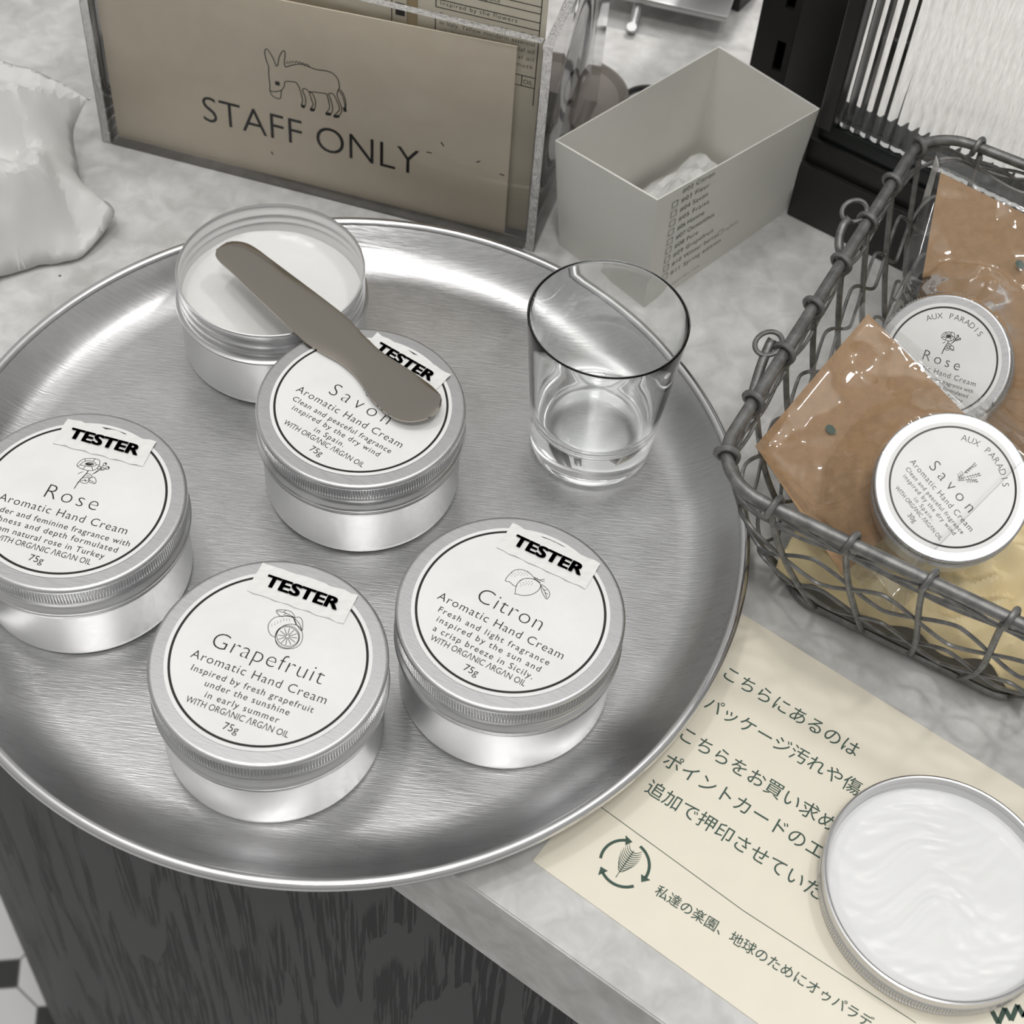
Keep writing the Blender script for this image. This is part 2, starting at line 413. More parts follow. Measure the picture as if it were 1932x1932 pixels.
# ================================================================== setting: floor, cabinet, worktop
u = Vector((-.862, .506, 0)).normalized(); nn = Vector((.506, .862, 0)).normalized()   # along the front edge (leftwards), into the counter
F0 = at(860, 1652)                                                 # a point of the worktop's top front edge
FLOORZ = -.90
bm = bmesh.new()
v = [bm.verts.new((x, y, FLOORZ)) for x, y in ((-3, -2), (3, -2), (3, 4), (-3, 4))]; bm.faces.new(v)
tag(obj('floor', bm, FLOORM, smooth=False), kind='structure')

RC = .35
def counter_outline(inset):
    """rounded left end: straight front edge, then a large round corner, then straight back"""
    m_ = Vector((.799, .602, 0))
    t1 = ((F0 * 1).dot(m_) + (nn.dot(m_) - 1) * RC) / -(u.dot(m_)) if False else (F0.dot(m_) - RC * (1 - nn.dot(m_))) / -u.dot(m_)
    c = F0 + u * t1 + nn * RC
    pts = [F0 - u * 1.0 + nn * inset, F0 + nn * inset]
    k = 64
    for i in range(k + 1):
        a = PI * .78 * i / k
        pts.append(c + (RC - inset) * (-nn * math.cos(a) + u * math.sin(a)))
    last = pts[-1]
    pts += [last + nn * .9 - u * .1, F0 - u * 1.0 + nn * 1.5]
    return [Vector((p.x, p.y, 0)) for p in pts]
def prism(bm, out, z0, z1, uvl=None):
    A = [bm.verts.new((p.x, p.y, z0)) for p in out]; B = [bm.verts.new((p.x, p.y, z1)) for p in out]
    m = len(out); s = 0
    acc = [0]
    for i in range(m): acc.append(acc[-1] + (out[(i + 1) % m] - out[i]).length)
    for i in range(m):
        k = (i + 1) % m; f = bm.faces.new((A[i], A[k], B[k], B[i]))
        if uvl is not None:
            for lp, uv in zip(f.loops, ((acc[i], z0), (acc[i + 1], z0), (acc[i + 1], z1), (acc[i], z1))): lp[uvl].uv = uv
    ft = bm.faces.new(B); fb = bm.faces.new(A[::-1])
    if uvl is not None:
        for f in (ft, fb):
            for lp in f.loops: lp[uvl].uv = (lp.vert.co.x, lp.vert.co.y)
    fixn(bm)
bm = bmesh.new(); prism(bm, counter_outline(0), CZ - .047, CZ)
bmesh.ops.bevel(bm, geom=[e_ for e_ in bm.edges if all(abs(v_.co.z - CZ) < 1e-5 for v_ in e_.verts)], offset=.0006, segments=2, affect='EDGES')
tag(obj('worktop', bm, STONE, angle=30), 'pale grey mottled stone worktop with a straight front edge and rounded end', 'worktop')
bm = bmesh.new(); uvl = bm.loops.layers.uv.new('UVMap'); prism(bm, counter_outline(.004), FLOORZ, CZ - .047, uvl)
tag(obj('counter_cabinet', bm, WOOD, angle=30), 'charcoal wood-grain counter base with curved left end under the worktop', 'cabinet')

# ================================================================== tray
TC = Vector((-.0701, .3815, 0)); TR = .1613
bm = bmesh.new()
prof = [(0, 0), (.08, 0), (.134, 0), (.1385, .0003), (.143, .0016), (.147, .0038), (.1505, .0068), (.1535, .0100), (.1560, .0126), (.1572, .0138)]
prof += [(.1592 + .0023 * math.sin(a), .0137 + .0023 * math.cos(a) - .0) for a in [x * PI / 8 for x in range(-3, 12)]]
prof += [(.1575, .0118), (.1555, .0105), (.1530, .0075), (.149, .0035), (.1445, .0000), (.140, -.0015), (.134, -.0019), (.08, -.0019), (0, -.0019)]
lathe(bm, prof, 256, TC); fixn(bm)
RIMM = mat('polished_rim_aluminium', (.70, .70, .70), .20, 1, rvar=.04)
o = obj('serving_tray', bm, [TRAY, RIMM], None)
for p in o.data.polygons:
    if math.hypot(p.center.x - TC.x, p.center.y - TC.y) > .1575: p.material_index = 1
tag(o, 'large round aluminium tray with rolled rim holding the tester tins', 'tray')

# ================================================================== cream tins
R_L = .041
def body_profile(s=1.0, zb=.0285):
    return [(0, 0), (.0375, 0), (.0386, .0003), (.0392, .0012), (.0394, .003), (.0395, zb - .0035), (.0398, zb - .0026), (.0406, zb - .0020), (.0409, zb - .0012), (.0407, zb - .0004), (.0398, zb)]
def knurl(n, amp):
    return lambda r, z, a, j, i: r + (amp * (1 if i % 4 in (1, 2) else -1))
NK = 960
def lid_mesh(scale=1.0, zs=1.0):
    bm = bmesh.new()
    top = [(0, .0164), (.036, .0164), (.0393, .0164), (.0396, .0164), (.0399, .01638), (.0404, .0162), (.0408, .0158), (.0410, .0152), (.0410, .0149)]
    kn = [(.0409, .0144), (.0407, .0140), (.0407, .0092), (.0409, .0088)]
    low = [(.0410, .0084), (.0404, .0079), (.0399, .0068), (.0398, .0046), (.0401, .0037), (.0410, .0031), (.0414, .0022), (.0414, .0016), (.0410, .0007), (.0403, .0002), (.0398, .0)]
    prof = [(r * scale, z * zs) for r, z in top + kn + low]
    kset = {len(top) + 1, len(top) + 2}
    def rm(r, z, a, j, i): return r + (.00034 * scale * (1 if i % 4 in (0, 1) else -1) if j in kset else 0)
    lathe(bm, prof, NK, (0, 0, 0), rm); fixn(bm); return bm
def body_mesh(scale=1.0, zs=1.0):
    bm = bmesh.new(); lathe(bm, [(r * scale, z * zs) for r, z in body_profile()] + [(0, .0285 * zs)], 160); fixn(bm); return bm

# line art in label coordinates (millimetres, origin at the label's centre, x along the text)
def art_rose(bm, P, k=1.0):
    def S(pts, closed=False, hw=.00011, sub=5): stroke(bm, [P(x * k, y * k) for x, y in pts], Vector((0, 0, 1)) if False else P.up, hw, 1, closed, sub)
    ox, oy = 0, 12.2
    def sc(x, y): return ((x - 590) / 3.716 / 5.35 * 1 + ox, -(y - 545) / 3.716 / 4.45 + oy)
    def T(l): return [rot(*sc(*q)) for q in l]
    def rot(x, y):                      # the flower was read off a tilted label
        y -= oy; a = math.radians(10); return (x * math.cos(a) - y * math.sin(a), x * math.sin(a) + y * math.cos(a) + oy)
    S(T([(495, 500), (505, 470), (530, 445), (560, 440), (590, 435), (640, 440), (655, 470), (650, 500), (625, 525), (585, 530), (545, 525), (515, 515)]), True)
    S(T([(520, 492), (545, 462), (600, 458), (632, 480), (605, 498), (560, 498)]), True)
    S(T([(552, 482), (580, 470), (612, 478), (585, 490)]), True, .0002)
    S(T([(560, 480), (600, 482)]), False, .0003)
    for a_, b_ in (((520, 492), (500, 510)), ((545, 462), (535, 445)), ((600, 458), (610, 437)), ((632, 480), (655, 478)), ((605, 498), (622, 524)), ((560, 498), (548, 524))):
        S(T([a_, b_]), sub=1)
    S(T([(590, 530), (582, 560), (560, 600), (545, 640), (535, 678)]), hw=.00016)
    S(T([(555, 545), (540, 552), (525, 565)])); S(T([(540, 630), (556, 626)]))
    S(T([(555, 608), (575, 588), (605, 585), (620, 605), (608, 628), (575, 628)]), True); S(T([(565, 610), (610, 607)])); S(T([(585, 595), (600, 618)]))
    S(T([(570, 575), (590, 555), (620, 560), (632, 578), (610, 586)])); S(T([(590, 572), (618, 570)]))
    S(T([(618, 592), (645, 575), (668, 595), (672, 622), (645, 622), (622, 612)]), True); S(T([(622, 600), (665, 618)]))
    S(T([(628, 556), (655, 525), (685, 478)])); S(T([(640, 548), (675, 515), (715, 500)]))
    for c in ((694, 468), (722, 494), (690, 505), (662, 500)):
        S(T([(c[0] - 11, c[1] + 9), (c[0] - 9, c[1] - 9), (c[0] + 6, c[1] - 10), (c[0] + 12, c[1] + 2), (c[0] + 2, c[1] + 12)]), True)
    for c in ((697, 462), (727, 490)): S(T([(c[0] - 5, c[1]), (c[0] + 5, c[1])]), hw=.00035, sub=1)
def art_from(bm, P, lines, fx, hw=.00011):
    for l in lines:
        cl = l[0] == 'c'; pts = l[1:] if isinstance(l[0], str) else l
        if l[0] == 'd':
            for q in pts: x, y = fx(*q); dotm(bm, P(x, y), P.ex, P.ey, hw * 1.3)
        else:
            stroke(bm, [P(*fx(*q)) for q in pts], P.up, hw, 1, cl, 5)
class Plane:
    """local label frame: P(x_mm, y_mm) -> point"""
    def __init__(s, o, ex, ey, off=0): s.o, s.ex, s.ey = Vector(o), Vector(ex), Vector(ey); s.up = s.ex.cross(s.ey); s.o = s.o + s.up * off
    def __call__(s, x, y): return s.o + s.ex * (x / 1000) + s.ey * (y / 1000)
def unproj(cx, cy, ang, f, z=.0449):
    """photo crop pixel -> label millimetres for a tin standing on the tray"""
    ca, sa = math.cos(ang), math.sin(ang)
    def g(a, b):
        q = at(*f(a, b), z); x, y = (q.x - cx) * 1000, (q.y - cy) * 1000
        return (ca * x + sa * y, -sa * x + ca * y)
    return g
cC, cG = crop(3.788, 720, 960), crop(3.578, 260, 1040)
CITRON = [['c', (885, 510), (905, 480), (950, 442), (1000, 437), (1050, 455), (1085, 490), (1100, 505), (1080, 503), (1050, 500), (1010, 505), (975, 530), (962, 553), (940, 548), (915, 525), (890, 520)],
          ['c', (955, 600), (958, 570), (975, 530), (1010, 505), (1060, 500), (1105, 515), (1135, 545), (1120, 585), (1070, 615), (1010, 622), (968, 612), (952, 610)],
          ['c', (1138, 545), (1165, 558), (1195, 590), (1200, 620), (1180, 648), (1158, 620), (1143, 585)], [(1140, 550), (1165, 595), (1180, 640)], [(1158, 580), (1180, 585)], [(1165, 600), (1188, 612)],
          [(1090, 490), (1125, 510), (1165, 505)], [(1100, 505), (1135, 532)], [(1105, 498), (1140, 518), (1165, 522)],
          ['d'] + [(930 + 22 * i + (j % 2) * 9, 452 + 11 * j + 3 * (i % 2) + (8 if i < 2 else 0)) for i in range(6) for j in range(3)],
          ['d'] + [(990 + 20 * i + (j % 2) * 7, 522 + 11 * j + (12 - 6 * i if i < 3 else 0)) for i in range(5) for j in range(3)]]
GRAPE = [[(930, 583), (898, 567), (880, 525), (888, 485), (925, 450), (980, 440), (1035, 445), (1058, 462)],
         ['c', (930, 605), (940, 545), (985, 505), (1040, 495), (1090, 512), (1112, 560), (1106, 612), (1075, 648), (1020, 661), (960, 650)],
         ['c'] + [(1012 + 74 * math.cos(t) + 6 * math.sin(t), 578 + 66 * math.sin(t)) for t in [i * PI / 7 for i in range(14)]],
         ['c'] + [(1010 + 82 * math.cos(t), 580 + 76 * math.sin(t)) for t in [i * PI / 7 for i in range(14)]],
         ['c', (935, 402), (1000, 400), (1040, 415), (1060, 450), (1010, 436), (965, 442)], [(940, 405), (1000, 420), (1055, 448)], [(985, 412), (998, 402)], [(1000, 422), (985, 434)],
         ['c', (1060, 455), (1095, 450), (1112, 480), (1108, 540), (1078, 505)], [(1062, 458), (1090, 490), (1106, 530)], [(1050, 448), (1068, 500)],
         ['d'] + [(905 + 20 * i, 495 - 9 * i + 12 * j if i < 4 else 462 + 9 * j - 2) for i in range(7) for j in range(2)]]
for i in range(12):
    a = i * PI / 6 + .15
    GRAPE.append([(1010 + 10 * math.cos(a), 578 + 9 * math.sin(a)), (1012 + 66 * math.cos(a + .05), 578 + 58 * math.sin(a + .05))])
def LAV(bm, P, k=1):
    random.seed(3)
    for (x0, y0, x1, y1, ls) in ((-1.2, 4.6, -2.2, 17.6, 1), (-.8, 4.5, 3.6, 15.6, 0), (-.4, 4.4, 5.4, 12.0, 0)):
        stroke(bm, [P(x0 * k, y0 * k), P((x0 + x1) / 2 * k - .3, (y0 + y1) / 2 * k + .3), P(x1 * k, y1 * k)], P.up, .00011 * k)
        for t in (.45, .58, .7, .82, .93, 1):
            x, y = x0 + (x1 - x0) * t, y0 + (y1 - y0) * t
            for s in (-1, 1):
                q = (x + s * .6 + .3, y + .55 - s * .1)
                if ls and t < .9:
                    stroke(bm, [P(x * k, y * k), P(q[0] * k, q[1] * k + .5)], P.up, .0002 * k, sub=1)
                else: dotm(bm, P(q[0] * k, q[1] * k), P.ex, P.ey, .00036 * k)
        for t in (.1, .2, .3):
            x, y = x0 + (x1 - x0) * t, y0 + (y1 - y0) * t
            stroke(bm, [P(x * k, y * k), P((x - 1.6) * k, (y + 1.0) * k), P((x - 2.2) * k, (y + .3) * k)], P.up, .0001 * k)

def label_lines(bm, P, title, tw, desc, k=1.0, weight='75g', arom=50.0, title_cap=6.3, thin=-.022):
    ex, ey = P.ex, P.ey
    def ln(s, y, wd, cap, off, x=0): write(bm, s, P(x * k, y * k), ex, ey, wd * k / 1000, cap * k / 1000, off, 1, 'c')
    ln(title, -3.1, tw, title_cap, thin + .004)
    ln('Aromatic Hand Cream', -9.4, arom, 3.3, -.006)
    for (s, wd), y in zip(desc, (-13.9, -17.7, -21.6)): ln(s, y, wd, 2.35, .002)
    ln('WITH ORG\u039bNIC \u039bRG\u039bN OIL', -25.4, 37.4, 2.35, .0)
    ln(weight, -30.1, 5.4, 2.7, .0)
def ring_disc(bm, P, Rd, Rr, wr):
    n = 128
    bm.faces.new([bm.verts.new(P.o - P.up * .00005 + P.ex * (Rd * math.cos(2 * PI * i / n)) + P.ey * (Rd * math.sin(2 * PI * i / n))) for i in range(n)]).material_index = 0
    stroke(bm, [P.o + P.ex * (Rr * math.cos(2 * PI * i / n)) + P.ey * (Rr * math.sin(2 * PI * i / n)) for i in range(n)], P.up, wr / 2, 1, True, 1)

body_me = lid_me = None
def closed_tin(x, y, ang, label, title, tw, desc, art, sticker=(0, 27.0, 36.0, 12.6, 0), wet=None):
    global body_me, lid_me
    t = thing('cream_tin', label, 'tin', (x, y, 0), ang, 'closed tester tins on the tray')
    if body_me is None:
        b = obj('tin_body', body_mesh(), ALU, t, local=True); body_me = b.data
        l = obj('tin_lid', lid_mesh(), [ALUTOP, ALU], t, local=True); [setattr(p, 'material_index', 1) for p in l.data.polygons if p.center.z < .0161]; lid_me = l.data
    else:
        b = bpy.data.objects.new('tin_body', body_me); l = bpy.data.objects.new('tin_lid', lid_me)
        for q in (b, l): COL.objects.link(q); q.parent = t
    l.location = (0, 0, .0285)
    bm = bmesh.new(); P = Plane((0, 0, .0449), (1, 0, 0), (0, 1, 0), .00022)
    ring_disc(bm, P, .0354, .0336, .0009)
    label_lines(bm, P, title, tw, desc)
    art(bm, P)
    o = obj('paper_label', bm, [LABEL, INK], l, smooth=False, local=True); o.location = (0, 0, -.0285)
    # TESTER sticker: a slightly cockled strip with bold print
    cx, cy, wd, ht, sr = sticker
    bm = bmesh.new(); nx, ny = 14, 5; g = []
    ca, sa = math.cos(sr), math.sin(sr)
    def sz(xx, yy): return .0449 + .0007 + .00022 * math.sin(xx * 900 + yy * 500 + x * 99) + .0001 * math.sin(yy * 1700)
    for j in range(ny + 1):
        for i in range(nx + 1):
            lx, ly = (i / nx - .5) * wd / 1000, (j / ny - .5) * ht / 1000
            if j in (0, ny): ly += .00025 * math.sin(i * 2.1 + x * 50)
            px_, py_ = cx / 1000 + ca * lx - sa * ly, cy / 1000 + sa * lx + ca * ly
            g.append(bm.verts.new((px_, py_, sz(px_, py_))))
    for j in range(ny):
        for i in range(nx):
            bm.faces.new([g[j * (nx + 1) + i], g[j * (nx + 1) + i + 1], g[(j + 1) * (nx + 1) + i + 1], g[(j + 1) * (nx + 1) + i]])
    st_ex, st_ey = Vector((ca, sa, 0)), Vector((-sa, ca, 0))
    for dx_, dy_ in ((-.36, -.18), (.36, -.18), (0, -.18), (0, .18), (-.36, .18), (.36, .18), (-.18, 0), (.18, 0)):
        write(bm, 'TESTER', Vector((cx / 1000, cy / 1000, .0449 + .00115)) + st_ex * (dx_ * .001) + st_ey * (dy_ * .001 - .0023), st_ex, st_ey, .0276, .0046, .0, 1, 'c', 0, True)
    o = obj('tester_sticker', bm, [STICK, INK], l, smooth=False, local=True); o.location = (0, 0, -.0285)
    return t

a_ro, a_sa, a_gr, a_ci = [math.radians(q) for q in (-10.53, -27.3, -14.58, -23.04)]
closed_tin(-.1638, .3457, a_ro, 'Rose tester tin at the left edge of the tray, cut off by the frame', 'Rose', 20.5,
           [('Tender and feminine fragrance with', 56.5), ('richness and depth formulated', 50.5), ('from natural rose in Turkey', 44)], lambda bm, P: art_rose(bm, P))
closed_tin(-.0666, .4049, a_sa, 'Savon tester tin with the steel spreader resting on its lid', 'Savon', 28.0,
           [('Clean and peaceful fragrance', 46.5), ('inspired by the dry wind', 41), ('in Spain.', 14)], lambda bm, P: LAV(bm, P), sticker=(1.5, 27.6, 37, 11.5, -.04))
closed_tin(-.0805, .2876, a_gr, 'Grapefruit tester tin nearest the front rim of the tray', 'Grapefruit', 41.4,
           [('Inspired by fresh grapefruit', 45), ('under the sunshine', 31), ('in early summer', 27)],
           lambda bm, P: art_from(bm, P, GRAPE, unproj(-.0805, .2876, a_gr, cG)), sticker=(-.4, 28.2, 37, 12.8, 0))
closed_tin(.0001, .3179, a_ci, 'Citron tester tin with two lemons drawn on its label', 'Citron', 25.6,
           [('Fresh and light fragrance', 44), ('inspired by the sun and', 41), ('a crisp breeze in Sicily.', 39.4)],
           lambda bm, P: art_from(bm, P, CITRON, unproj(.0001, .3179, a_ci, cC)), sticker=(1.0, 27.0, 36.2, 12.7, .01))

# open tin of cream
OT = Vector((-.1156, .4752, 0))
t = thing('cream_tin', 'open lidless tin of white cream at the back of the tray', 'tin', OT)
bm = bmesh.new()
pr = body_profile() + [(.0393, .0290), (.0389, .0300), (.0388, .0318), (.0392, .0326), (.0394, .0331), (.0390, .0338), (.0388, .0350), (.0388, .0362), (.0392, .0370), (.0394, .0375), (.0390, .0382), (.0389, .0410), (.0391, .0424), (.0395, .0431), (.0394, .0436), (.0389, .0437), (.0385, .0432), (.0383, .0422), (.0383, .0384), (.0388, .0376), (.0383, .0366), (.0383, .0342), (.0388, .0333), (.0383, .0322), (.0383, .020), (0, .020)]
lathe(bm, pr, 192); fixn(bm)
obj('tin_body', bm, ALU, t, local=True)
bm = bmesh.new(); nr, na = 40, 120; rings = []
def cream_z(x, y):
    p = Vector((x * 45, y * 45, 1.3)); s = .5 + .5 * math.tanh((x * .7 - y * .35 + .006) * 160)
    return .0268 - .0022 * s + .0011 * noise.noise(p) + .0004 * noise.noise(p * 3.1) + .0022 * max(0, (math.hypot(x, y) - .031) / .0073) ** 2
for j in range(nr + 1):
    r = .03835 * j / nr
    rings.append([bm.verts.new((r * math.cos(2 * PI * i / na), r * math.sin(2 * PI * i / na), cream_z(r * math.cos(2 * PI * i / na), r * math.sin(2 * PI * i / na)))) for i in range(na)] if j else [bm.verts.new((0, 0, cream_z(0, 0)))])
for A, B in zip(rings, rings[1:]):
    for i in range(na):
        k = (i + 1) % na
        bm.faces.new((A[0], B[i], B[k]) if len(A) == 1 else (A[i], B[i], B[k], A[k]))
obj('cream', bm, CREAM, t, local=True)

# ================================================================== steel spreader across the open tin and the Savon lid
KC = crop(3.864, 300, 360); KS = crop(4.025, 450, 580)
up_edge = [KC(*q) for q in ((440, 420), (490, 380), (560, 371), (640, 385), (720, 430), (800, 490), (1000, 640), (1200, 790), (1340, 900), (1420, 975), (1490, 1055))] + [KS(*q) for q in ((990, 250), (1050, 310), (1150, 385), (1280, 465), (1400, 550), (1480, 610), (1530, 665))]
lo_edge = [KC(*q) for q in ((415, 440), (410, 465), (440, 515), (540, 605), (650, 715), (820, 875), (980, 1030))] + [KS(*q) for q in ((520, 275), (640, 350), (760, 415), (860, 495), (920, 565), (960, 625), (1000, 690), (1060, 750), (1130, 810), (1200, 850), (1300, 870), (1400, 855), (1480, 820), (1530, 770), (1545, 710))]
def knife_z(px, py):
    s = ((px - 410) * .82 + (py - 465) * .57) / 515          # 0 at the tip, 1 at the handle's end
    return .0452 + .0022 * s + .0030 * max(0, s - .70) ** 2 * 14
KU = [at(*q, knife_z(*q)) for q in up_edge]; KL = [at(*q, knife_z(*q)) for q in lo_edge]
def resample(pts, n):
    d = [0]
    for a, b in zip(pts, pts[1:]): d.append(d[-1] + (b - a).length)
    xs = np.linspace(0, d[-1], n); P_ = np.array([list(p) for p in pts])
    return [Vector([np.interp(x, d, P_[:, k]) for k in range(3)]) for x in xs]
n = 60
KU = resample(smoothline(KU, 4), n); KL = resample(smoothline(KL, 4), n)
bm = bmesh.new(); rows = []
for side in (1, -1):
    for i in range(n):
        row = []
        for j in range(9):
            f = j / 8; p = KU[i].lerp(KL[i], f)
            th = .00035 + .00055 * (1 - (2 * f - 1) ** 4)
            p = p + Vector((0, 0, side * th)); row.append(bm.verts.new(p))
        rows.append(row)
for s in (0, 1):
    for i in range(n - 1):
        A, B = rows[s * n + i], rows[s * n + i + 1]
        for j in range(8): bm.faces.new((A[j], A[j + 1], B[j + 1], B[j]) if s == 0 else (A[j], B[j], B[j + 1], A[j + 1]))
for i in range(n - 1):
    for j in (0, 8):
        bm.faces.new((rows[i][j], rows[i + 1][j], rows[n + i + 1][j], rows[n + i][j]))
for i in (0, n - 1):
    for j in range(8): bm.faces.new((rows[i][j], rows[i][j + 1], rows[n + i][j + 1], rows[n + i][j]))
fixn(bm)
tag(obj('spreader', bm, STEEL, angle=60), 'flat stainless steel spreader lying across the open cream tin', 'spatula')

# ================================================================== drinking glass
GC = Vector((.0258, .4358, .0002))
bm = bmesh.new()
hg, rb, rt = .0768, .0253, .0320
def rr(z): return rb + (rt - rb) * (z / hg)
prof = [(0, .0012), (.016, .0010), (.0215, .0003), (.0235, 0), (.0248, .0006), (rr(.002), .002)]
prof += [(rr(z), z) for z in np.linspace(.004, hg - .0010, 14)]
prof += [(rr(hg) - .0001, hg - .0004), (rr(hg) - .0006, hg), (rr(hg) - .0011, hg - .0004), (rr(hg) - .0012, hg - .0012)]
prof += [(rr(z) - .0012 - .0012 * (1 - z / hg), z) for z in np.linspace(hg - .006, .0235, 12)]
prof += [(.0240, .0205), (.0222, .0182), (.0185, .0166), (.010, .0158), (0, .0156)]
lathe(bm, prof, 160, GC); fixn(bm)
tag(obj('drinking_glass', bm, GLASS, angle=60), 'empty clear tapered tumbler with a thick base on the tray', 'glass')

# ================================================================== acrylic holder and STAFF ONLY card
S0 = Vector((-.2235, .5932, CZ)); Sa = Vector((.2165, -.0448, 0)); SL = Sa.length; Sa.normalize(); Sn = Vector((-Sa.y, Sa.x, 0)); Z = Vector((0, 0, 1))
th, HS, DS = .005, .119, .115
t = thing('sign_holder', 'thick clear acrylic display box holding the STAFF ONLY card', 'display box', S0)
AEDGE = mat('sawn_acrylic_edge', (.96, .94, .92), .10, trans=.35, ior=1.45, bump=1, bscale=(350, 350, 160), bdist=.008)
def panel(name, P, ax, ay, az, m, parent, edges=None):
    b_ = bmesh.new(); fs = box(b_, P, ax, ay, az)
    for i in edges or (): fs[i].material_index = 1
    bevel(b_, .0005, 2); return obj(name, b_, [m, AEDGE], parent, angle=30)
panel('front_panel', S0 + Sa * th, Sa * (SL - 2 * th - .0002), Sn * th, Z * HS, ACRYL, t, (1,))
panel('side_panel', S0, Sa * th, Sn * DS, Z * HS, ACRYL, t, (1, 2))
panel('side_panel', S0 + Sa * (SL - th), Sa * th, Sn * DS, Z * HS, ACRYL, t, (1, 2))
panel('back_panel', S0 + Sa * (th + .0002) + Sn * (DS - th), Sa * (SL - 2 * th - .0004), Sn * th, Z * HS, ACRYL, t)
panel('bottom_panel', S0 + Sa * (th + .0002) + Sn * (th + .0023), Sa * (SL - 2 * th - .0004), Sn * (DS - 2 * th - .0028), Z * .003, ACRYL, t)
def sgn(px, py, off): return atp(px, py, S0 + Sn * off, Sn)
OFF = .0062
bm = bmesh.new()
q = S0 + Sn * OFF + Z * .0008
A_, B_, C_, D_ = q + Sa * .0055, q + Sa * .2043, q + Sa * .2035 + Z * .1092, q + Sa * .0055 + Z * .0997
v4 = [bm.verts.new(p) for p in (A_, B_, C_, D_)]; v5 = [bm.verts.new(p + Sn * .0006) for p in (A_, B_, C_, D_)]
bm.faces.new(v4); bm.faces.new(v5[::-1])
for i in range(4): bm.faces.new((v4[i], v5[i], v5[(i + 1) % 4], v4[(i + 1) % 4]))
c1 = crop(2.76, 0, 0); c2 = crop(2.76, 600, 0)
upS = -Sn
def sp(f, a, b): return sgn(*f(a, b), OFF - .00015)
TA, TB = sp(c1, 1062, 628), sp(c2, 480, 905)
exS = (TB - TA).normalized(); eyS = exS.cross(Sn).normalized() * -1
if eyS.z < 0: eyS = -eyS
write(bm, 'STAFF ONLY', TA, exS, eyS, (sp(c2, 537, 790) - sp(c1, 1060, 520)).length * 1.0, .0152, -.010, 1)
DONKEY = [[(1400, 350), (1385, 310), (1378, 275), (1386, 254), (1405, 275), (1425, 310), (1437, 345)], [(1447, 340), (1452, 305), (1465, 275), (1480, 264), (1484, 285), (1480, 330), (1487, 350)],
          [(1400, 350), (1399, 390), (1405, 440), (1404, 470)], [(1437, 345), (1447, 340)],
          [(1404, 470), (1415, 495), (1435, 510), (1460, 512), (1465, 475), (1480, 450), (1487, 425), (1540, 428)], [(1404, 470), (1425, 478), (1450, 475), (1468, 470)],
          [(1487, 350), (1520, 340), (1560, 334), (1600, 345), (1645, 362), (1700, 370), (1735, 385), (1760, 415), (1768, 455)],
          [(1540, 428), (1555, 450), (1568, 490), (1575, 525), (1568, 550), (1580, 562), (1590, 545), (1590, 510), (1575, 470), (1590, 462), (1610, 480)],
          [(1610, 480), (1622, 520), (1630, 545), (1615, 572), (1632, 578), (1640, 560), (1642, 525), (1628, 490), (1615, 478), (1700, 488)],
          [(1700, 488), (1712, 530), (1715, 565), (1696, 592), (1716, 600), (1728, 585), (1732, 560), (1722, 520), (1712, 490), (1730, 487), (1742, 500)],
          [(1742, 500), (1762, 545), (1765, 575), (1738, 605), (1755, 612), (1775, 590), (1778, 560), (1765, 525), (1755, 490), (1768, 455)],
          [(1760, 470), (1778, 490), (1792, 530), (1797, 570)], [(1768, 465), (1785, 485), (1800, 530), (1799, 575)]]
for l in DONKEY: stroke(bm, [sp(c1, *p) for p in l], upS, .00022)
MANE = [(1490, 332), (1498, 320), (1503, 332), (1512, 318), (1518, 330), (1528, 317), (1535, 328), (1545, 318), (1552, 328), (1562, 322), (1570, 332), (1580, 327), (1588, 338), (1600, 334), (1612, 348)]
stroke(bm, [sp(c1, *p) for p in MANE], upS, .0002, sub=1)
stroke(bm, [sp(c1, 1443, 425), sp(c1, 1446, 445)], upS, .0011, sub=1)
for a, b in (((1568, 550), (1588, 556)), ((1615, 572), (1636, 572)), ((1696, 593), (1722, 595)), ((1738, 606), (1766, 606)), ((1793, 560), (1798, 582))):
    stroke(bm, [sp(c1, *a), sp(c1, *b)], upS, .0008, sub=1)
for f, l in ((c2, [(640, 740), (655, 762)]), (c2, [(565, 792), (592, 797)]), (c2, [(825, 845), (845, 840)]), (c2, [(945, 905), (970, 915)]), (c1, [(1412, 790), (1422, 806)])):
    stroke(bm, [sp(f, *p) for p in l], upS, .0003, sub=1)
tag(obj('staff_only_card', bm, [SIGNP, INK], smooth=False), 'beige card with a donkey drawing and the words STAFF ONLY', 'sign')

# printed cards standing behind the sign
def info_card(s0, s1, z1, off, label, lines, mats=(CARDP, INK)):
    b_ = bmesh.new(); q_ = S0 + Sn * off + Z * .0035
    box(b_, q_ + Sa * s0, Sa * (s1 - s0), Sn * .001, Z * z1)
    for kind, *a in lines:
        if kind == 't':
            s, zz, wd, cp_, body = a
            write(b_, body, q_ + Sa * s + Z * zz - Sn * .00015, Sa, Z, wd, cp_, -.01, 1)
        elif kind == 'l':
            (sA, zA), (sB, zB) = a; stroke(b_, [q_ + Sa * sA + Z * zA - Sn * .00015, q_ + Sa * sB + Z * zB - Sn * .00015], -Sn, .0002, 1, sub=1)
        else:
            sA, zA, sB, zB = a; b_.faces.new([b_.verts.new(q_ + Sa * s + Z * z_ - Sn * .00012) for s, z_ in ((sA, zA), (sB, zA), (sB, zB), (sA, zB))]).material_index = 1
    fixn(b_) if False else None
    return tag(obj('product_card', b_, list(mats), smooth=False), label, 'card', 'printed cards behind the sign')
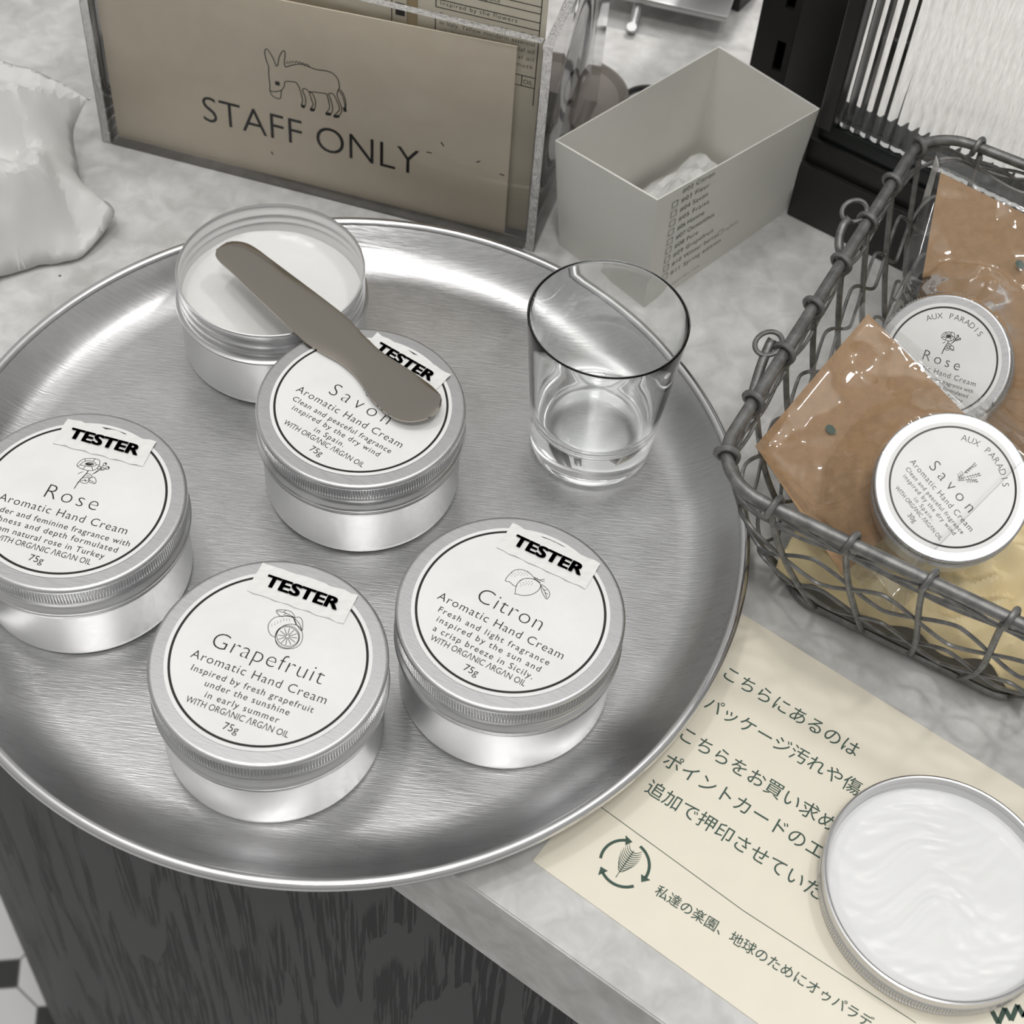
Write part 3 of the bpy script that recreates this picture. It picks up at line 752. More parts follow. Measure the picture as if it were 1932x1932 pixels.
info_card(.158, .2145, .140, .0092, 'cream card with ruled boxes and print at the right behind the sign', [
    ('l', (.166, .131), (.212, .131)), ('l', (.166, .127), (.212, .127)), ('l', (.166, .1235), (.212, .1235)), ('l', (.166, .119), (.212, .119)), ('l', (.166, .115), (.212, .115)), ('l', (.166, .131), (.166, .115)), ('l', (.212, .131), (.212, .075)),
    ('t', .168, .128, .020, .0021, 'AUX PARADIS'), ('t', .168, .1243, .026, .0021, 'Form and clean fragrance'), ('t', .168, .1165, .034, .0021, 'Inspired by the flowers'),
    ('t', .168, .1105, .0425, .0021, 'Bergamot essential oil from Sicily'), ('t', .168, .1065, .0425, .0021, 'in Italy. Yellow mandarin essential'), ('t', .168, .1025, .0425, .0021, 'oil, lemon peel and essential oil'), ('t', .168, .0985, .0425, .0021, 'sweet orange and natural oil'), ('t', .168, .0945, .0425, .0021, 'with green leaves and musk'),
    ('l', (.166, .0900), (.212, .0900)), ('l', (.166, .0845), (.212, .0845)), ('l', (.206, .0900), (.206, .0845)), ('t', .2067, .0858, .0045, .0023, 'OIL'), ('l', (.166, .112), (.166, .0845))])
info_card(.098, .152, .131, .0112, 'cream card with small print and a dark square, left behind the sign', [
    ('t', .105, .1095, .038, .0021, 'Lavandin grosso essential oil from'), ('t', .105, .1135, .038, .0021, 'France, rosemary and geranium'), ('l', (.101, .125), (.101, .100)), ('l', (.1455, .125), (.1455, .098)), ('l', (.101, .118), (.1455, .118)),
    ('r', .1472, .1045, .1515, .111)])
bm = bmesh.new(); box(bm, S0 + Sn * .022 + Z * .0035 + Sa * .07, Sa * .135, Sn * .03, Z * .118); bevel(bm, .0006)
tag(obj('tan_carton', bm, mat('tan_carton_board', (.44, .36, .23), .6, var=.05)), 'tan carton standing behind the printed cards inside the acrylic box', 'carton')

# ================================================================== white order-list carton
Bf, Bl, Br = Vector((.0452, .519, CZ)), Vector((-.0012, .5520, CZ)), Vector((.1150, .5938, CZ))
Bf = at(1217, 584); Br = at(1476, 404); fr = (Br - Bf); wl = Vector((-fr.y, fr.x, 0)).normalized() * .0560
HB = .067
top_f, top_l, top_b, top_r = at(1240, 378, .0655), at(1047, 265, .0655), at(1357, 87, .0655), at(1547, 205, .0655)
bot = [Bf, Br, Br + wl, Bf + wl]; top = [top_f, top_r, top_b, top_l]
t = thing('paper_carton', 'open white paper box printed with a check list of scents', 'box', (Bf + Br + wl) * .5 if False else (Bf + Br + 2 * wl) / 2 * 0 + (bot[0] + bot[2]) / 2)
bm = bmesh.new(); cc = sum(top, Vector()) / 4
def ring_v(pts, ins=0, dz=0):
    c_ = sum(pts, Vector()) / 4
    return [bm.verts.new(p + (c_ - p).normalized() * ins + Z * dz) for p in pts]
N_ = 12
def ins(pts, d_, dz=0):
    c_ = sum(pts, Vector()) / 4; return [p + (c_ - p).normalized() * d_ + Z * dz for p in pts]
bi, ti = ins(bot, .001, .0006), ins(top, .001)
for B__, T__, fl in ((bot, top, 0), (bi, ti, 1)):
    for i in range(4):
        j = (i + 1) % 4
        gv = [[bm.verts.new(B__[i].lerp(B__[j], a / N_).lerp(T__[i].lerp(T__[j], a / N_), b_ / N_)) for a in range(N_ + 1)] for b_ in range(N_ + 1)]
        for b_ in range(N_):
            for a in range(N_):
                q = (gv[b_][a], gv[b_][a + 1], gv[b_ + 1][a + 1], gv[b_ + 1][a]); bm.faces.new(q[::-1] if fl else q)
        if not fl: bm.faces.new([bm.verts.new(p) for p in (T__[i], T__[j], ti[j], ti[i])])
bm.faces.new([bm.verts.new(p) for p in bot[::-1]]); bm.faces.new([bm.verts.new(p) for p in bi])
bmesh.ops.remove_doubles(bm, verts=bm.verts[:], dist=1e-6)
# printed list on the long front face
ex = fr.normalized(); ez = (top_f - Bf); ez = (ez - ex * ez.dot(ex)).normalized(); nf = ex.cross(ez)
fo = Bf + nf * .0002
ROWS = ['#02 Citron', '#03 Fleur', '#04 Savon', '#05 Fraise', '#06 Homme', '#07 Osmanthus', '#08 Pure', '#09 Grapefruit', '#10 Winter berry', '#11 Spring edition']
step = .0056
nv0 = set(bm.verts)
for i, s in enumerate(ROWS):
    z_ = .0655 - .0022 - i * step
    hx = .0096 - i * .0000
    write(bm, s, fo + ex * .0150 + ez * (z_), ex, ez, .0019 * len(s), .0026, -.006, 1)
    if i: stroke(bm, [fo + ex * (hx + a * .0032) + ez * (z_ + b_ * .0034 - .0003) for a, b_ in ((0, 0), (1, 0), (1, 1), (0, 1))], nf, .00018, 1, True, 1)
z_ = .0655 - .0022 - 8 * step
stroke(bm, [fo + ex * (.046 + a * .003) + ez * (z_ + b_ * .003) for a, b_ in ((0, 0), (1, 0), (1, 1), (0, 1))], nf, .00014, 1, True, 1)
write(bm, 'refill', fo + ex * .0505 + ez * z_, ex, ez, .009, .0022, -.01, 1)
write(bm, 'auxparadis.com', fo + ex * .014 + ez * .0050, ex, ez, .022, .0017, -.012, 1)
bm.verts.ensure_lookup_table()
for v_ in bm.verts:
    if v_ in nv0: continue
    r_ = v_.co - fo; a_, b_ = r_.dot(ex) / fr.length, r_.dot(ez) / (top_f - Bf).length
    v_.co = bot[0].lerp(bot[1], a_).lerp(top[0].lerp(top[1], a_), b_) + nf * .0003
o = obj('box_shell', bm, [CARTON, INK], t, angle=30)
# thin printed score line around the box
random.seed(11)
bm = bmesh.new(); g = {}
ci = (bot[0] + bot[2]) / 2
for j in range(13):
    for i in range(13):
        a, b_ = i / 12 - .5, j / 12 - .5
        p = ci + ex * (a * .085) + wl.normalized() * (b_ * .044) + Z * (.010 + .010 * (1 - (2 * b_) ** 2) * (1 - (2 * a) ** 2) + .007 * noise.noise(Vector((a * 6, b_ * 6, 4))))
        g[i, j] = bm.verts.new(p)
for j in range(12):
    for i in range(12): bm.faces.new((g[i, j], g[i + 1, j], g[i + 1, j + 1], g[i, j + 1]))
tag(obj('tissue', bm, WTISS, smooth=False), 'white tissue crumpled in the bottom of the open paper box', 'tissue')

# ================================================================== black partition with ribbed glass, posts, things behind
B0 = Vector((.1121, .5939, CZ)); Ba = Vector((.865, -.5, 0)).normalized(); Bn = Vector((-Ba.y, Ba.x, 0))
def pb(bm_, s0, s1, z0, z1, d0, d1): box(bm_, B0 + Ba * s0 + Z * z0 + Bn * d0, Ba * (s1 - s0), Bn * (d1 - d0), Z * (z1 - z0))
UD = .045
def s_on(px, py, d):
    p = atp(px, py, B0 + Bn * d, Bn) - (B0 + Bn * d); return p.dot(Ba), p.z
t = thing('glass_partition', 'black framed partition with a ribbed glass pane behind the wire basket', 'partition', B0)
bm = bmesh.new(); pb(bm, .001, .50, 0, .0335, .001, .04); bevel(bm, .001); obj('plinth', bm, BLACK, t, angle=30)
bm = bmesh.new(); pb(bm, .0015, .50, .0337, .0475, .004, .034); bevel(bm, .001); obj('lower_rail', bm, BLACK, t, angle=30)
bm = bmesh.new(); pb(bm, .0045, .50, .0477, .0575, .006, .030); bevel(bm, .0008); obj('glazing_rail', bm, BLACK2, t, angle=30)
bm = bmesh.new(); pb(bm, .0045, .0125, .0577, .40, .000, .026); bevel(bm, .0015, 3); obj('stile', bm, BLACK, t, angle=30)
bm = bmesh.new(); pb(bm, s_on(1515, 0, .0415)[0], .0125, .0, .40, .0415, .0445); bevel(bm, .001); obj('inner_channel', bm, BLACK, t, angle=30)
# ribbed pane
bm = bmesh.new(); pitch = .0052; n = 60; pr_ = []
for i in range(n):
    for k in range(8):
        a = k / 8; pr_.append((.0130 + (i + a) * pitch, 00.0085 - .0011 * math.sin(PI * a)))
fr_b = [bm.verts.new(B0 + Ba * s + Bn * d + Z * .0580) for s, d in pr_]; fr_t = [bm.verts.new(B0 + Ba * s + Bn * d + Z * .40) for s, d in pr_]
bk = [(pr_[-1][0], .0125), (pr_[0][0], .0125)]
bk_b = [bm.verts.new(B0 + Ba * s + Bn * d + Z * .0580) for s, d in bk]; bk_t = [bm.verts.new(B0 + Ba * s + Bn * d + Z * .40) for s, d in bk]
lb, lt = fr_b + bk_b, fr_t + bk_t
for i in range(len(lb)):
    k = (i + 1) % len(lb); bm.faces.new((lb[i], lb[k], lt[k], lt[i]))
bm.faces.new(lt); bm.faces.new(lb[::-1]); fixn(bm)
obj('ribbed_pane', bm, RIBG, t, angle=45)
# slotted upright
bm = bmesh.new()
s0, s1 = s_on(1440, 0, UD)[0], s_on(1523, 0, UD)[0]; sa, sb_ = s_on(1478, 30, UD)[0], s_on(1496, 30, UD)[0]
zt, zb = s_on(1470, 76, UD)[1], s_on(1458, 132, UD)[1]; pz_ = zt - zb + s_on(1500, 22, UD)[1] - zt
slots = [(zb + pz_ * k, zt + pz_ * k) for k in range(-1, 5)]
zs_ = [0] + [z for q in slots for z in q] + [.40]
pb(bm, s0, sa, 0, .40, UD, UD + .0025); pb(bm, sb_, s1, 0, .40, UD, UD + .0025)
for i in range(0, len(zs_), 2): pb(bm, sa, sb_, zs_[i], zs_[i + 1], UD, UD + .0025)
pb(bm, s0, s0 + .002, 0, .40, UD + .0025, UD + .024); pb(bm, s1 - .002, s1, 0, .40, UD + .0025, UD + .024); pb(bm, s0, s1, 0, .40, UD + .022, UD + .024)
tag(obj('slotted_upright', bm, BLACK, smooth=False), 'black steel upright with a column of slots left of the ribbed glass', 'upright')
# thin post further back
bm = bmesh.new(); q = at(1318, 106) + Vector((.010, .050, 0)); box(bm, q - Ba * .0135, Ba * .027, Bn * .03, Z * .42); bevel(bm, .001)
tag(obj('shelf_post', bm, BLACK), 'plain black post standing behind the white paper box', 'post')
# small acrylic riser with a grey foot, blurred behind the holder
q = at(1118, 30); q2 = at(1262, 62)
dx_ = (q2 - q).normalized(); dn = Vector((-dx_.y, dx_.x, 0))
t = thing('label_stand', 'small grey metal stand with a hooked foot behind the acrylic box', 'stand', q)
bm = bmesh.new(); box(bm, q + Z * .014 - dx_ * .002, dx_ * .075, dn * .05, Z * .004); bevel(bm, .001); obj('shelf_plate', bm, GREYM, t)
bm = bmesh.new(); q3 = q.lerp(q2, .55)
tube(bm, smoothline([q3 + dn * .012 + Z * .014, q3 + dn * .004 + Z * .010, q3 - dn * .004 + Z * .004, q3 - dn * .008 + Z * .003, q3 - dn * .010 + Z * .006], 5), .0028, 10); obj('hook_foot', bm, GREYM, t)
bm = bmesh.new(); box(bm, q + dn * .04 + dx_ * .06, dx_ * .006, dn * .006, Z * .014); obj('rear_foot', bm, GREYM, t)
# round taupe dish put in for a rounded shadow behind the holder, and a dark ring next to it
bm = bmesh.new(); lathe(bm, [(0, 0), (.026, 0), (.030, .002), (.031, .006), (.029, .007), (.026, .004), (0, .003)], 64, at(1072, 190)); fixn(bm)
tag(obj('shadow_disc', bm, TAUPE), 'taupe round dish standing in for a rounded shadow behind the right end of the acrylic box', 'disc')
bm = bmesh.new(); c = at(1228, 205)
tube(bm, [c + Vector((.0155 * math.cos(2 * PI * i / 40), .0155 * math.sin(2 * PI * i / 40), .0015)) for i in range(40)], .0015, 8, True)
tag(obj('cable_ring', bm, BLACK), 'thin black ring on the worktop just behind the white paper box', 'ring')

# ================================================================== crumpled white tissue bag at the left
def fold(x, y, seed, freq, k=7):
    rnd = random.Random(seed); h = 0
    for i in range(k):
        a = rnd.uniform(0, PI); ph = rnd.uniform(0, 9); f = freq * rnd.uniform(.5, 1.6)
        s = (x * math.cos(a) + y * math.sin(a)) * f + ph + .6 * noise.noise(Vector((x * freq * .25 + i, y * freq * .25, seed)))
        h += abs((s % 2) - 1) / f * rnd.uniform(.6, 1.2)
    return h * freq / k
bm = bmesh.new()
out = [(-60, 96, .044), (0, 110, .046), (75, 135, .046), (165, 172, .044), (172, 182, .040), (140, 250, .022), (148, 315, .012), (158, 350, .008), (213, 390, .010), (205, 425, .006), (150, 485, .001), (75, 502, .000), (0, 525, .0), (-60, 540, .0), (-90, 400, .01), (-90, 200, .03)]
from mathutils.geometry import delaunay_2d_cdt
edge = [at(a, b, z) for a, b, z in out]
edge = resample(smoothline(edge, 5, True) + [edge[0]], 121)[:-1]
ea = np.array([list(p) for p in edge]); nE = len(edge)
xs0, ys0, xs1, ys1 = ea[:, 0].min(), ea[:, 1].min(), ea[:, 0].max(), ea[:, 1].max()
pts2 = [Vector((p.x, p.y)) for p in edge]; rnd = random.Random(4); gx = .0019
y_ = ys0
while y_ < ys1:
    x_ = xs0
    while x_ < xs1:
        q = Vector((x_ + rnd.uniform(-.0006, .0006), y_ + rnd.uniform(-.0006, .0006)))
        if np.hypot(ea[:, 0] - q.x, ea[:, 1] - q.y).min() > .0018: pts2.append(q)
        x_ += gx
    y_ += gx
vo, _e, fo_, *_r = delaunay_2d_cdt(pts2, [], [list(range(nE))], 1, 1e-6)
def bag_z(p):
    d = np.hypot(ea[:, 0] - p.x, ea[:, 1] - p.y); k_ = int(d.argmin()); de = d[k_]; wt = 1 / (d + .002) ** 2.5
    zb_ = float((wt * ea[:, 2]).sum() / wt.sum()); m_ = min(1, de / .02)
    rd = abs(((p.x * .5 + p.y * .86) * 38 + 1.2 * noise.noise(Vector((p.x * 18, p.y * 18, 3)))) % 2 - 1)
    z = zb_ + .010 * m_ ** .6 + (fold(p.x, p.y, 12, 42, 5) - .45) * .046 * (.03 + .97 * m_) + (rd - .5) * .012 * m_ + (fold(p.x, p.y, 19, 85, 5) - .5) * .013 * (.05 + .95 * m_) + (fold(p.x, p.y, 23, 170, 4) - .5) * .0025
    return max(CZ + .0008, z)
bv = [bm.verts.new((p.x, p.y, bag_z(p))) for p in vo]
for f_ in fo_: bm.faces.new([bv[k] for k in f_])
bmesh.ops.recalc_face_normals(bm, faces=bm.faces[:])
o = obj('tissue_bag', bm, WTISS, angle=14)
sol = o.modifiers.new('thickness', 'SOLIDIFY'); sol.thickness = .0004
tag(o, 'crumpled white tissue bag lying at the left edge behind the tray', 'bag')

# ================================================================== cream notice sheet
L0 = at(1005, 1625); dlo = (at(1430, 1932) - L0).normalized(); dup = Vector((-dlo.y, dlo.x, 0))
WN, HN = .245, .1335
bm = bmesh.new(); zz = CZ + .0004
vb = [L0 + Z * .0004, L0 + dlo * WN + Z * .0004, L0 + dlo * WN + dup * HN + Z * .0004, L0 + dup * HN + Z * .0004]
va = [bm.verts.new(p - Z * .00035) for p in vb]; vt = [bm.verts.new(p) for p in vb]
bm.faces.new(vt); bm.faces.new(va[::-1])
for i in range(4): bm.faces.new((va[i], va[(i + 1) % 4], vt[(i + 1) % 4], vt[i]))
c6, c8, cB = crop(3.22, 1332, 900), crop(2.76, 1232, 1332), crop(3.22, 640, 1500)
zi = zz + .00015
JP = [('こちらにあるのは', c6(100, 1212), c6(905, 1700)), ('パッケージ汚れや傷', c6(-15, 1395), c6(920, 1935)), ('こちらをお買い求め', c8(135, 165), c8(930, 655)),
      ('ポイントカードのエ', c8(45, 300), c8(870, 800)), ('追加で押印させていた', c8(-45, 440), c8(858, 1008)), ('私達の楽園、地球のためにオゥパラデ', c8(5, 975), c8(1130, 1680))]
for s, a, b in JP:
    A, B = at(*a, zi), at(*b, zi); ex_ = (B - A); w_ = ex_.length; ex_.normalize()
    write(bm, s, A, ex_, Vector((-ex_.y, ex_.x, 0)), w_, None, .0 if len(s) < 12 else .004, 1)
stroke(bm, [at(*cB(1580, 65), zi), at(*c8(470, 1065), zi), at(*c8(1370, 1650), zi)], Z, .00012, 1, sub=1)
# three chasing arrows around a fir
ca = at(*cB(1735, 415), zi); ra = .0086
exq = dlo; eyq = dup
def pol(a, r): return ca + exq * (r * math.cos(a)) + eyq * (r * math.sin(a))
for k in range(3):
    a0 = math.radians(205 - 120 * k); a1 = a0 - math.radians(84)
    stroke(bm, [pol(a0 + (a1 - a0) * i / 14, ra) for i in range(15)], Z, .00052, 1, sub=1)
    h = [pol(a1 - .27, ra), pol(a1 + .02, ra + .0019), pol(a1 + .02, ra - .0019)]
    bm.faces.new([bm.verts.new(p) for p in h]).material_index = 1
tb, tt = at(*cB(1680, 500), zi), at(*cB(1790, 338), zi); ax = tt - tb; LL = ax.length; ax.normalize(); sd = Vector((-ax.y, ax.x, 0))
stroke(bm, [tb, tt], Z, .00012, 1, sub=1)
for i in range(11):
    f = .22 + .78 * i / 11; p = tb + ax * (LL * f); wdt = .0036 * math.sin(PI * min(1, (f - .1) * .95)) ** .7
    for s in (-1, 1): stroke(bm, [p, p + sd * (s * wdt * .55) + ax * .0006, p + sd * (s * wdt) + ax * .0022], Z, .00019, 1, sub=3, taper=True)
# larger mark at the right end of the sheet
pz = [at(1872 + 12 * i, 1908 + (i % 2) * 26 - 3 * i, zi) for i in range(9)]
for a, b in zip(pz, pz[1:]): stroke(bm, [a, b], Z, .0008, 1, sub=1)
for f_ in bm.faces:
    if f_.material_index == 1 and f_.normal.z < 0: f_.normal_flip()
tag(obj('notice_sheet', bm, [NOTICE, GINK], smooth=False), 'cream paper notice with green Japanese print beside the tray', 'notice')

# ================================================================== upturned lid of cream on the notice
LC = Vector((.1572, .2488, CZ + .0006))
t = thing('tin_cover', 'upturned tin lid filled with white cream on the paper notice', 'lid', LC)
bm = bmesh.new()
pf = [(0, 0), (.0385, 0), (.0402, .0004), (.0409, .0013), (.0410, .0021), (.0407, .0026), (.0407, .0076), (.0410, .0081), (.0404, .0090), (.0402, .0120), (.0405, .0132), (.0412, .0140), (.0414, .0150), (.0411, .0160), (.0405, .0164), (.0399, .0161), (.0396, .0152), (.0393, .0142), (.0390, .0135), (.0393, .0122), (.0390, .0112), (.0393, .0100), (.0390, .0082), (.0390, .0035), (0, .003)]
ks = {5, 6}
pf = [(r, z * .70) for r, z in pf]
lathe(bm, pf, NK, (0, 0, 0), lambda r, z, a, j, i: r + (.00028 * (1 if i % 4 in (0, 1) else -1) if j in ks else 0)); fixn(bm)
obj('lid_shell', bm, ALU, t, local=True)
bm = bmesh.new(); rings = []; nr, na = 60, 160
def lz(x, y):
    p = Vector((x * 40, y * 40, 7.7)); wv = noise.noise(p * .7) * 2.2
    q = Vector((x * 70 + wv, y * 150 + wv * 2, 2.2))
    return .0040 + .0005 * noise.noise(p) + .0004 * abs(noise.noise(q)) + .0002 * noise.noise(q * 3) + .0012 * max(0, (math.hypot(x, y) - .034) / .005)
for j in range(nr + 1):
    r = .0391 * j / nr
    rings.append([bm.verts.new((r * math.cos(2 * PI * i / na), r * math.sin(2 * PI * i / na), lz(r * math.cos(2 * PI * i / na), r * math.sin(2 * PI * i / na)))) for i in range(na)] if j else [bm.verts.new((0, 0, lz(0, 0)))])
for A, B in zip(rings, rings[1:]):
    for i in range(na):
        k = (i + 1) % na
        bm.faces.new((A[0], B[i], B[k]) if len(A) == 1 else (A[i], B[i], B[k], A[k]))
obj('cream', bm, mat('white_cream_smeared', (.78, .785, .785), .3, bump=.15, bscale=(60, 140, 60), bdist=.001), t, local=True)

# ================================================================== wire basket
ZR = .085
KA, KB = at(1333, 897, ZR), at(1750, 240, ZR)
bl = (KB - KA); LEN = bl.length; bl.normalize(); bf = Vector((bl.y, -bl.x, 0)); WID = .165
def rrect(ins, rad, z, n=10):
    """rounded rectangle, starts at the front-left end of the left side"""
    c0 = KA + bl * ins + bf * ins; a_, b_ = LEN - 2 * ins, WID - 2 * ins; P_ = []
    cs = [(rad, rad, PI, 1.5 * PI), (b_ - rad, rad, 1.5 * PI, 2 * PI), (b_ - rad, a_ - rad, 0, .5 * PI), (rad, a_ - rad, .5 * PI, PI)]
    for cx_, cy_, a0, a1 in cs:
        for i in range(n + 1):
            a = a0 + (a1 - a0) * i / n; P_.append((cx_ + rad * math.cos(a), cy_ + rad * math.sin(a)))
    return [Vector(((c0 + bf * x + bl * y).x, (c0 + bf * x + bl * y).y, z)) for x, y in P_]
class Loop:
    def __init__(s, pts):
        s.p = pts; s.d = [0]
        for i in range(len(pts)): s.d.append(s.d[-1] + (pts[(i + 1) % len(pts)] - pts[i]).length)
        s.L = s.d[-1]; q = pts + [pts[0]]; s.a = np.array([list(v_) for v_ in q])
    def __call__(s, f):
        x = (f % 1) * s.L; return Vector([float(np.interp(x, s.d, s.a[:, k])) for k in range(3)])
RIM = Loop(rrect(0, .022, ZR)); BASE = Loop(rrect(.030, .016, CZ + .002))
def side(f, h):
    """point of the flared wall at perimeter fraction f and height fraction h"""
    b_ = .16 * math.sin(PI * h) * .03
    p = BASE(f).lerp(RIM(f), h); c_ = KA + bl * LEN / 2 + bf * WID / 2
    o_ = Vector((p.x - c_.x, p.y - c_.y, 0)).normalized() * b_
    return p + o_
bk_t = thing('wire_basket', 'grey galvanised wire basket holding cellophane gift packs', 'basket', KA * 0 + Vector(((KA + bl * LEN / 2 + bf * WID / 2).x, (KA + bl * LEN / 2 + bf * WID / 2).y, CZ)))
bm = bmesh.new(); tube(bm, [RIM(i / 240) for i in range(240)], .0024, 12, True); obj('rim', bm, WIRE, bk_t)
bm = bmesh.new(); tube(bm, [BASE(i / 160) + Z * .0005 for i in range(160)], .0015, 8, True)
for i in range(1, 6):
    f = i / 6
    tube(bm, [KA + bl * (.03 + (LEN - .06) * f) + bf * .03 + Z * (BASE(0).z + .0005 - ZR), KA + bl * (.03 + (LEN - .06) * f) + bf * (WID - .03) + Z * (BASE(0).z + .0005 - ZR)], .0012, 6)
obj('base_frame', bm, WIRE, bk_t)
NRB = 26
for i in range(NRB):
    f = (i + .35) / NRB; bm = bmesh.new()
    tan = (RIM(f + .002) - RIM(f - .002)).normalized(); outw = Vector((tan.y, -tan.x, 0))
    cc_ = KA + bl * LEN / 2 + bf * WID / 2
    if outw.dot(RIM(f) - cc_) < 0: outw = -outw
    rimp = RIM(f); pts = []
    for k in range(23):                                     # coil around the rim
        a = -PI * .5 + 2 * PI * k / 22
        pts.append(rimp + outw * (.0038 * math.cos(a)) + Z * (.0038 * math.sin(a)) + tan * (.0036 * (k / 22 - .5)))
    pts = pts[::-1]
    tail = [side(f + .002 * math.sin(h * 5), h) for h in np.linspace(.93, 0.02, 14)]
    tube(bm, smoothline(pts, 2) + smoothline(tail, 3), .00125, 8)
    obj('rib', bm, WIRE, bk_t)
random.seed(21)
for row, (h0, amp, ph) in enumerate(((.30, .11, 0), (.30, .11, PI), (.62, .10, 0), (.62, .10, PI))):
    bm = bmesh.new(); pts = []; M_ = NRB * 16
    for i in range(M_):
        f = i / M_; a = 2 * PI * (f * NRB / 2 - .35 / 2) + ph
        w_ = .5 * math.sin(a) + .5 * math.asin(math.sin(a)) * 2 / PI
        pts.append(side(f, h0 + amp * w_ + .015 * math.sin(37 * f + row)) + Z * (.0007 * (1 if row % 2 else -1)))
    tube(bm, pts, .0008, 6, True); obj('mesh_wire', bm, WIRE, bk_t)
for row in range(4):
    bm = bmesh.new(); pts = []; M_ = 320
    for i in range(M_):
        f = i / M_
        pts.append(side(f, .885 + .016 * row + .028 * math.sin(2 * PI * f * NRB / 2 + row * 1.6) + .012 * math.sin(61 * f + row * 2)))
    tube(bm, pts, .00075, 6, True); obj('binding_wire', bm, WIRE, bk_t)
# handle lugs outside the left rim and the hooked handle ends through them
for (lx, ly), hook in (((1612, 398), [(1604, 412), (1592, 425), (1584, 448), (1584, 470), (1592, 482)]), ((1450, 648), [(1458, 640), (1450, 655), (1436, 690), (1424, 730), (1414, 768), (1412, 790)])):
    c = at(lx, ly, ZR + .002); bm = bmesh.new()
    e1_, e2_ = (RGT * .8 + bl * .2).normalized(), UPV
    pts = [c + e1_ * (.0054 * math.cos(a)) + e2_ * (.0044 * math.sin(a)) for a in [2 * PI * i / 28 for i in range(28)]]
    tube(bm, pts, .0010, 8, True)
    obj('handle_lug', bm, WIRE, bk_t)
    bm = bmesh.new(); m = len(hook)
    tube(bm, smoothline([at(a, b, ZR + .001 - .010 * i / (m - 1)) for i, (a, b) in enumerate(hook)], 5), .0019, 10)
    obj('handle_hook', bm, WIRE, bk_t)

# yellow tissue filling the basket
bm = bmesh.new(); NX, NY = 90, 110; g = {}
for j in range(NY + 1):
    for i in range(NX + 1):
        a, b_ = i / NX, j / NY
        # square -> inside of the basket floor, edge lifted along the walls
        e_ = min(a, 1 - a, b_, 1 - b_); hedge = max(0, 1 - e_ / .07) ** 1.5
        h = .50
        ins = .033 - .030 * h + .004
        p = KA + bf * (ins + (WID - 2 * ins) * a) + bl * (ins + (LEN - 2 * ins) * b_)
        z = .030 + .020 * (fold(p.x, p.y, 31, 60) - .45) * 1.6 + (fold(p.x, p.y, 33, 150, 5) - .5) * .012
        edge_z = -.006 + .022 * noise.noise(Vector((p.x * 60, p.y * 60, 3)))
        z = z * (1 - hedge) + (edge_z + .018) * hedge
        zmin = (1 - (ins - .000) / .030) * 0
        hz = max(.07, min(1, (z - CZ) / ZR)); pull = (.030 * (1 - hz) + .0035) - ins
        dxn, dyn = (a - .5) * 2, (b_ - .5) * 2
        if pull > 0: p = p - bf * (dxn ** 3 * pull) - bl * (dyn ** 3 * pull)
        g[i, j] = bm.verts.new((p.x, p.y, max(.003, z)))
for j in range(NY):
    for i in range(NX): bm.faces.new((g[i, j], g[i + 1, j], g[i + 1, j + 1], g[i, j + 1]))
o = obj('tissue_paper', bm, YTISS, angle=20)
so = o.modifiers.new('thickness', 'SOLIDIFY'); so.thickness = .0003
tag(o, 'crumpled pale yellow tissue paper lining the wire basket', 'tissue paper')

